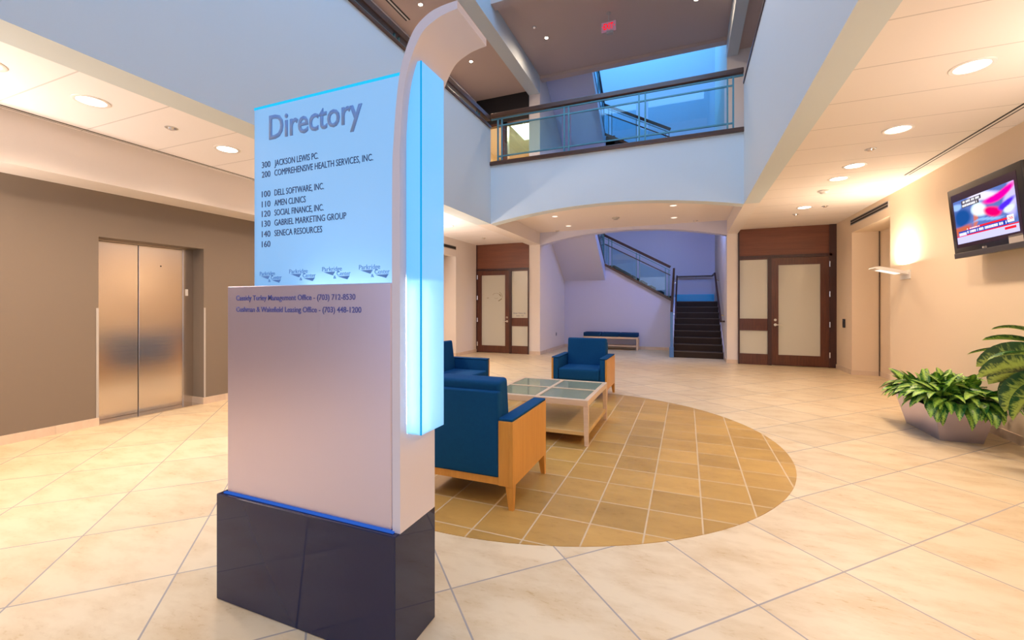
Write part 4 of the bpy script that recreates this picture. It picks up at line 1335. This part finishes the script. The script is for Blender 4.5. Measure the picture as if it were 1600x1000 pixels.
# detectors and sprinklers
t = thing('smoke_detector', 'round white smoke detector on the right gallery ceiling', 'smoke detector', (1.973, 8.014, ZC))
MB().lathe([(0, -0.05), (0.04, -0.048), (0.05, -0.03), (0.075, -0.02), (0.08, 0.0)], (0, 0, 0)).build('body', M['whiteplastic'], t, 40)
t = thing('smoke_detector', 'flat smoke detector in the middle of the bay ceiling', 'smoke detector', (-1.519, 10.105, 3.40))
MB().lathe([(0, -0.05), (0.05, -0.048), (0.06, -0.03), (0.085, -0.02), (0.09, 0.0)], (0, 0, 0)).build('body', M['greyplastic'], t, 40)
for x, y, z, lb in ((1.944, 6.088, ZC, 'small sprinkler between the downlights of the right ceiling'), (2.298, 9.255, ZC, 'small sprinkler beside the farthest right downlight'), (1.973, 9.88, ZC, 'small sprinkler nearest the right entrance'),
                    (-4.802, 2.72, ZC, 'small sprinkler in the left ceiling left of the sign'), (-4.958, 10.235, ZC, 'small sprinkler before the left entrance'), (-3.26, 11.30, 3.40, 'small sprinkler at the left rear of the bay ceiling'), (0.20, 11.20, 3.40, 'small sprinkler at the right rear of the bay ceiling'), (-3.24, 9.34, 7.76, 'small round sensor under the upper ceiling by the left lamp')):
    t = thing('sprinkler', lb, 'sprinkler', (x, y, z), group='ceiling sprinklers')
    MB().lathe([(0.0, -0.018), (0.028, -0.018), (0.035, 0.0)], (0, 0, 0), 16).build('head', M['chrome'], t, 40)
    MB().lathe([(0.036, 0.0), (0.04, -0.004), (0.055, -0.003), (0.056, 0.0)], (0, 0, 0), 20).build('plate', M['greyplastic'], t, 40)

# air slots
def slot(name, label, xa, xb, y0, y1, z, gap):
    t = thing(name, label, 'air vent', ((xa + xb) / 2, (y0 + y1) / 2, z), group='linear air slots')
    w, l = (xb - xa) / 2, (y1 - y0) / 2
    for s in (-1, 1):
        MB().box((s * w, -l, -0.004), (s * gap, l, 0.0)).build('slot_opening', M['dark'], t)
    MB().box((-gap, -l, -0.005), (gap, l, 0.0)).build('divider', M['whiteplastic'], t)
    return t


slot('air_slot', 'long double air slot along the right ceiling edge', 2.755, 2.815, -4.0, 7.47, ZC, 0.012)
slot('air_slot', 'long double air slot along the left ceiling above the bulkhead', -5.70, -5.65, -4.0, 5.4, ZC, 0.010)
slot('air_slot', 'double air slot in the upper left ceiling beside the dark rail', -5.86 + 0.35, -5.75 + 0.35, 4.5, 7.6, 7.4, 0.02)
t = thing('wall_grille', 'long slatted air grille above the recess in the right wall', 'air vent', (XR, 9.6, 3.01))
MB().box((-0.01, -0.87, -0.055), (0.0, 0.87, 0.055)).build('frame', M['greyplastic'], t)
MB().box((-0.012, -0.85, 0.006), (-0.004, 0.85, 0.042)).box((-0.012, -0.85, -0.042), (-0.004, 0.85, -0.006)).build('slot_opening', M['dark'], t)
t = thing('wall_grille', 'dark air grille above the recess in the far left wall', 'air vent', (XL, 9.35, 2.91))
MB().box((0.0, -0.80, -0.05), (0.01, 0.80, 0.05)).build('frame', M['greyplastic'], t)
MB().box((0.004, -0.78, -0.035), (0.012, 0.78, 0.035)).build('slot_opening', M['dark'], t)

# card reader, wall outlet
t = thing('card_reader', 'small black card reader on the cream wall beside the right entrance', 'card reader', (XR, 10.83, 1.0))
MB().box((-0.03, -0.045, -0.09), (0.0, 0.045, 0.09), 0.008).build('body', M['black'], t)
MB().box((-0.032, -0.01, 0.05), (-0.03, 0.01, 0.058)).build('indicator', M['greyplastic'], t)
t = thing('wall_outlet', 'small dark wall outlet low on the wall beside the bench', 'outlet', (BL1, 13.0, 0.48))
MB().box((0.0, -0.045, -0.06), (0.012, 0.045, 0.06), 0.004).build('plate', M['greyplastic'], t)
MB().box((0.012, -0.025, -0.035), (0.014, 0.025, 0.035)).build('socket', M['black'], t)

# exit sign
t = thing('exit_sign', 'glowing red exit sign hanging from the upper ceiling', 'exit sign', (-1.58, 9.5, 7.46))
MB().box((-0.155, -0.02, -0.10), (0.155, 0.02, 0.10), 0.006).build('housing', M['exitface'], t)
text_mesh('lettering', 'EXIT', -0.105, 0.105, -0.062, 0.125, -0.021, M['red'], t, bold=0.02, depth=0.003)
MB().prism([(-0.14, 0), (-0.118, 0.02), (-0.118, -0.02)], 1, -0.024, -0.021).prism([(0.14, 0), (0.118, 0.02), (0.118, -0.02)], 1, -0.024, -0.021).build('arrow', M['red'], t)
MB().cyl((0, 0, 0.10), (0, 0, 0.30), 0.012).lathe([(0, 0.285), (0.05, 0.285), (0.05, 0.30)], (0, 0, 0)).build('hanger', M['greyplastic'], t)
MB().box((-0.04, -0.03, -0.16), (0.10, 0.05, -0.10), 0.006).build('battery_box', M['greyplastic'], t)
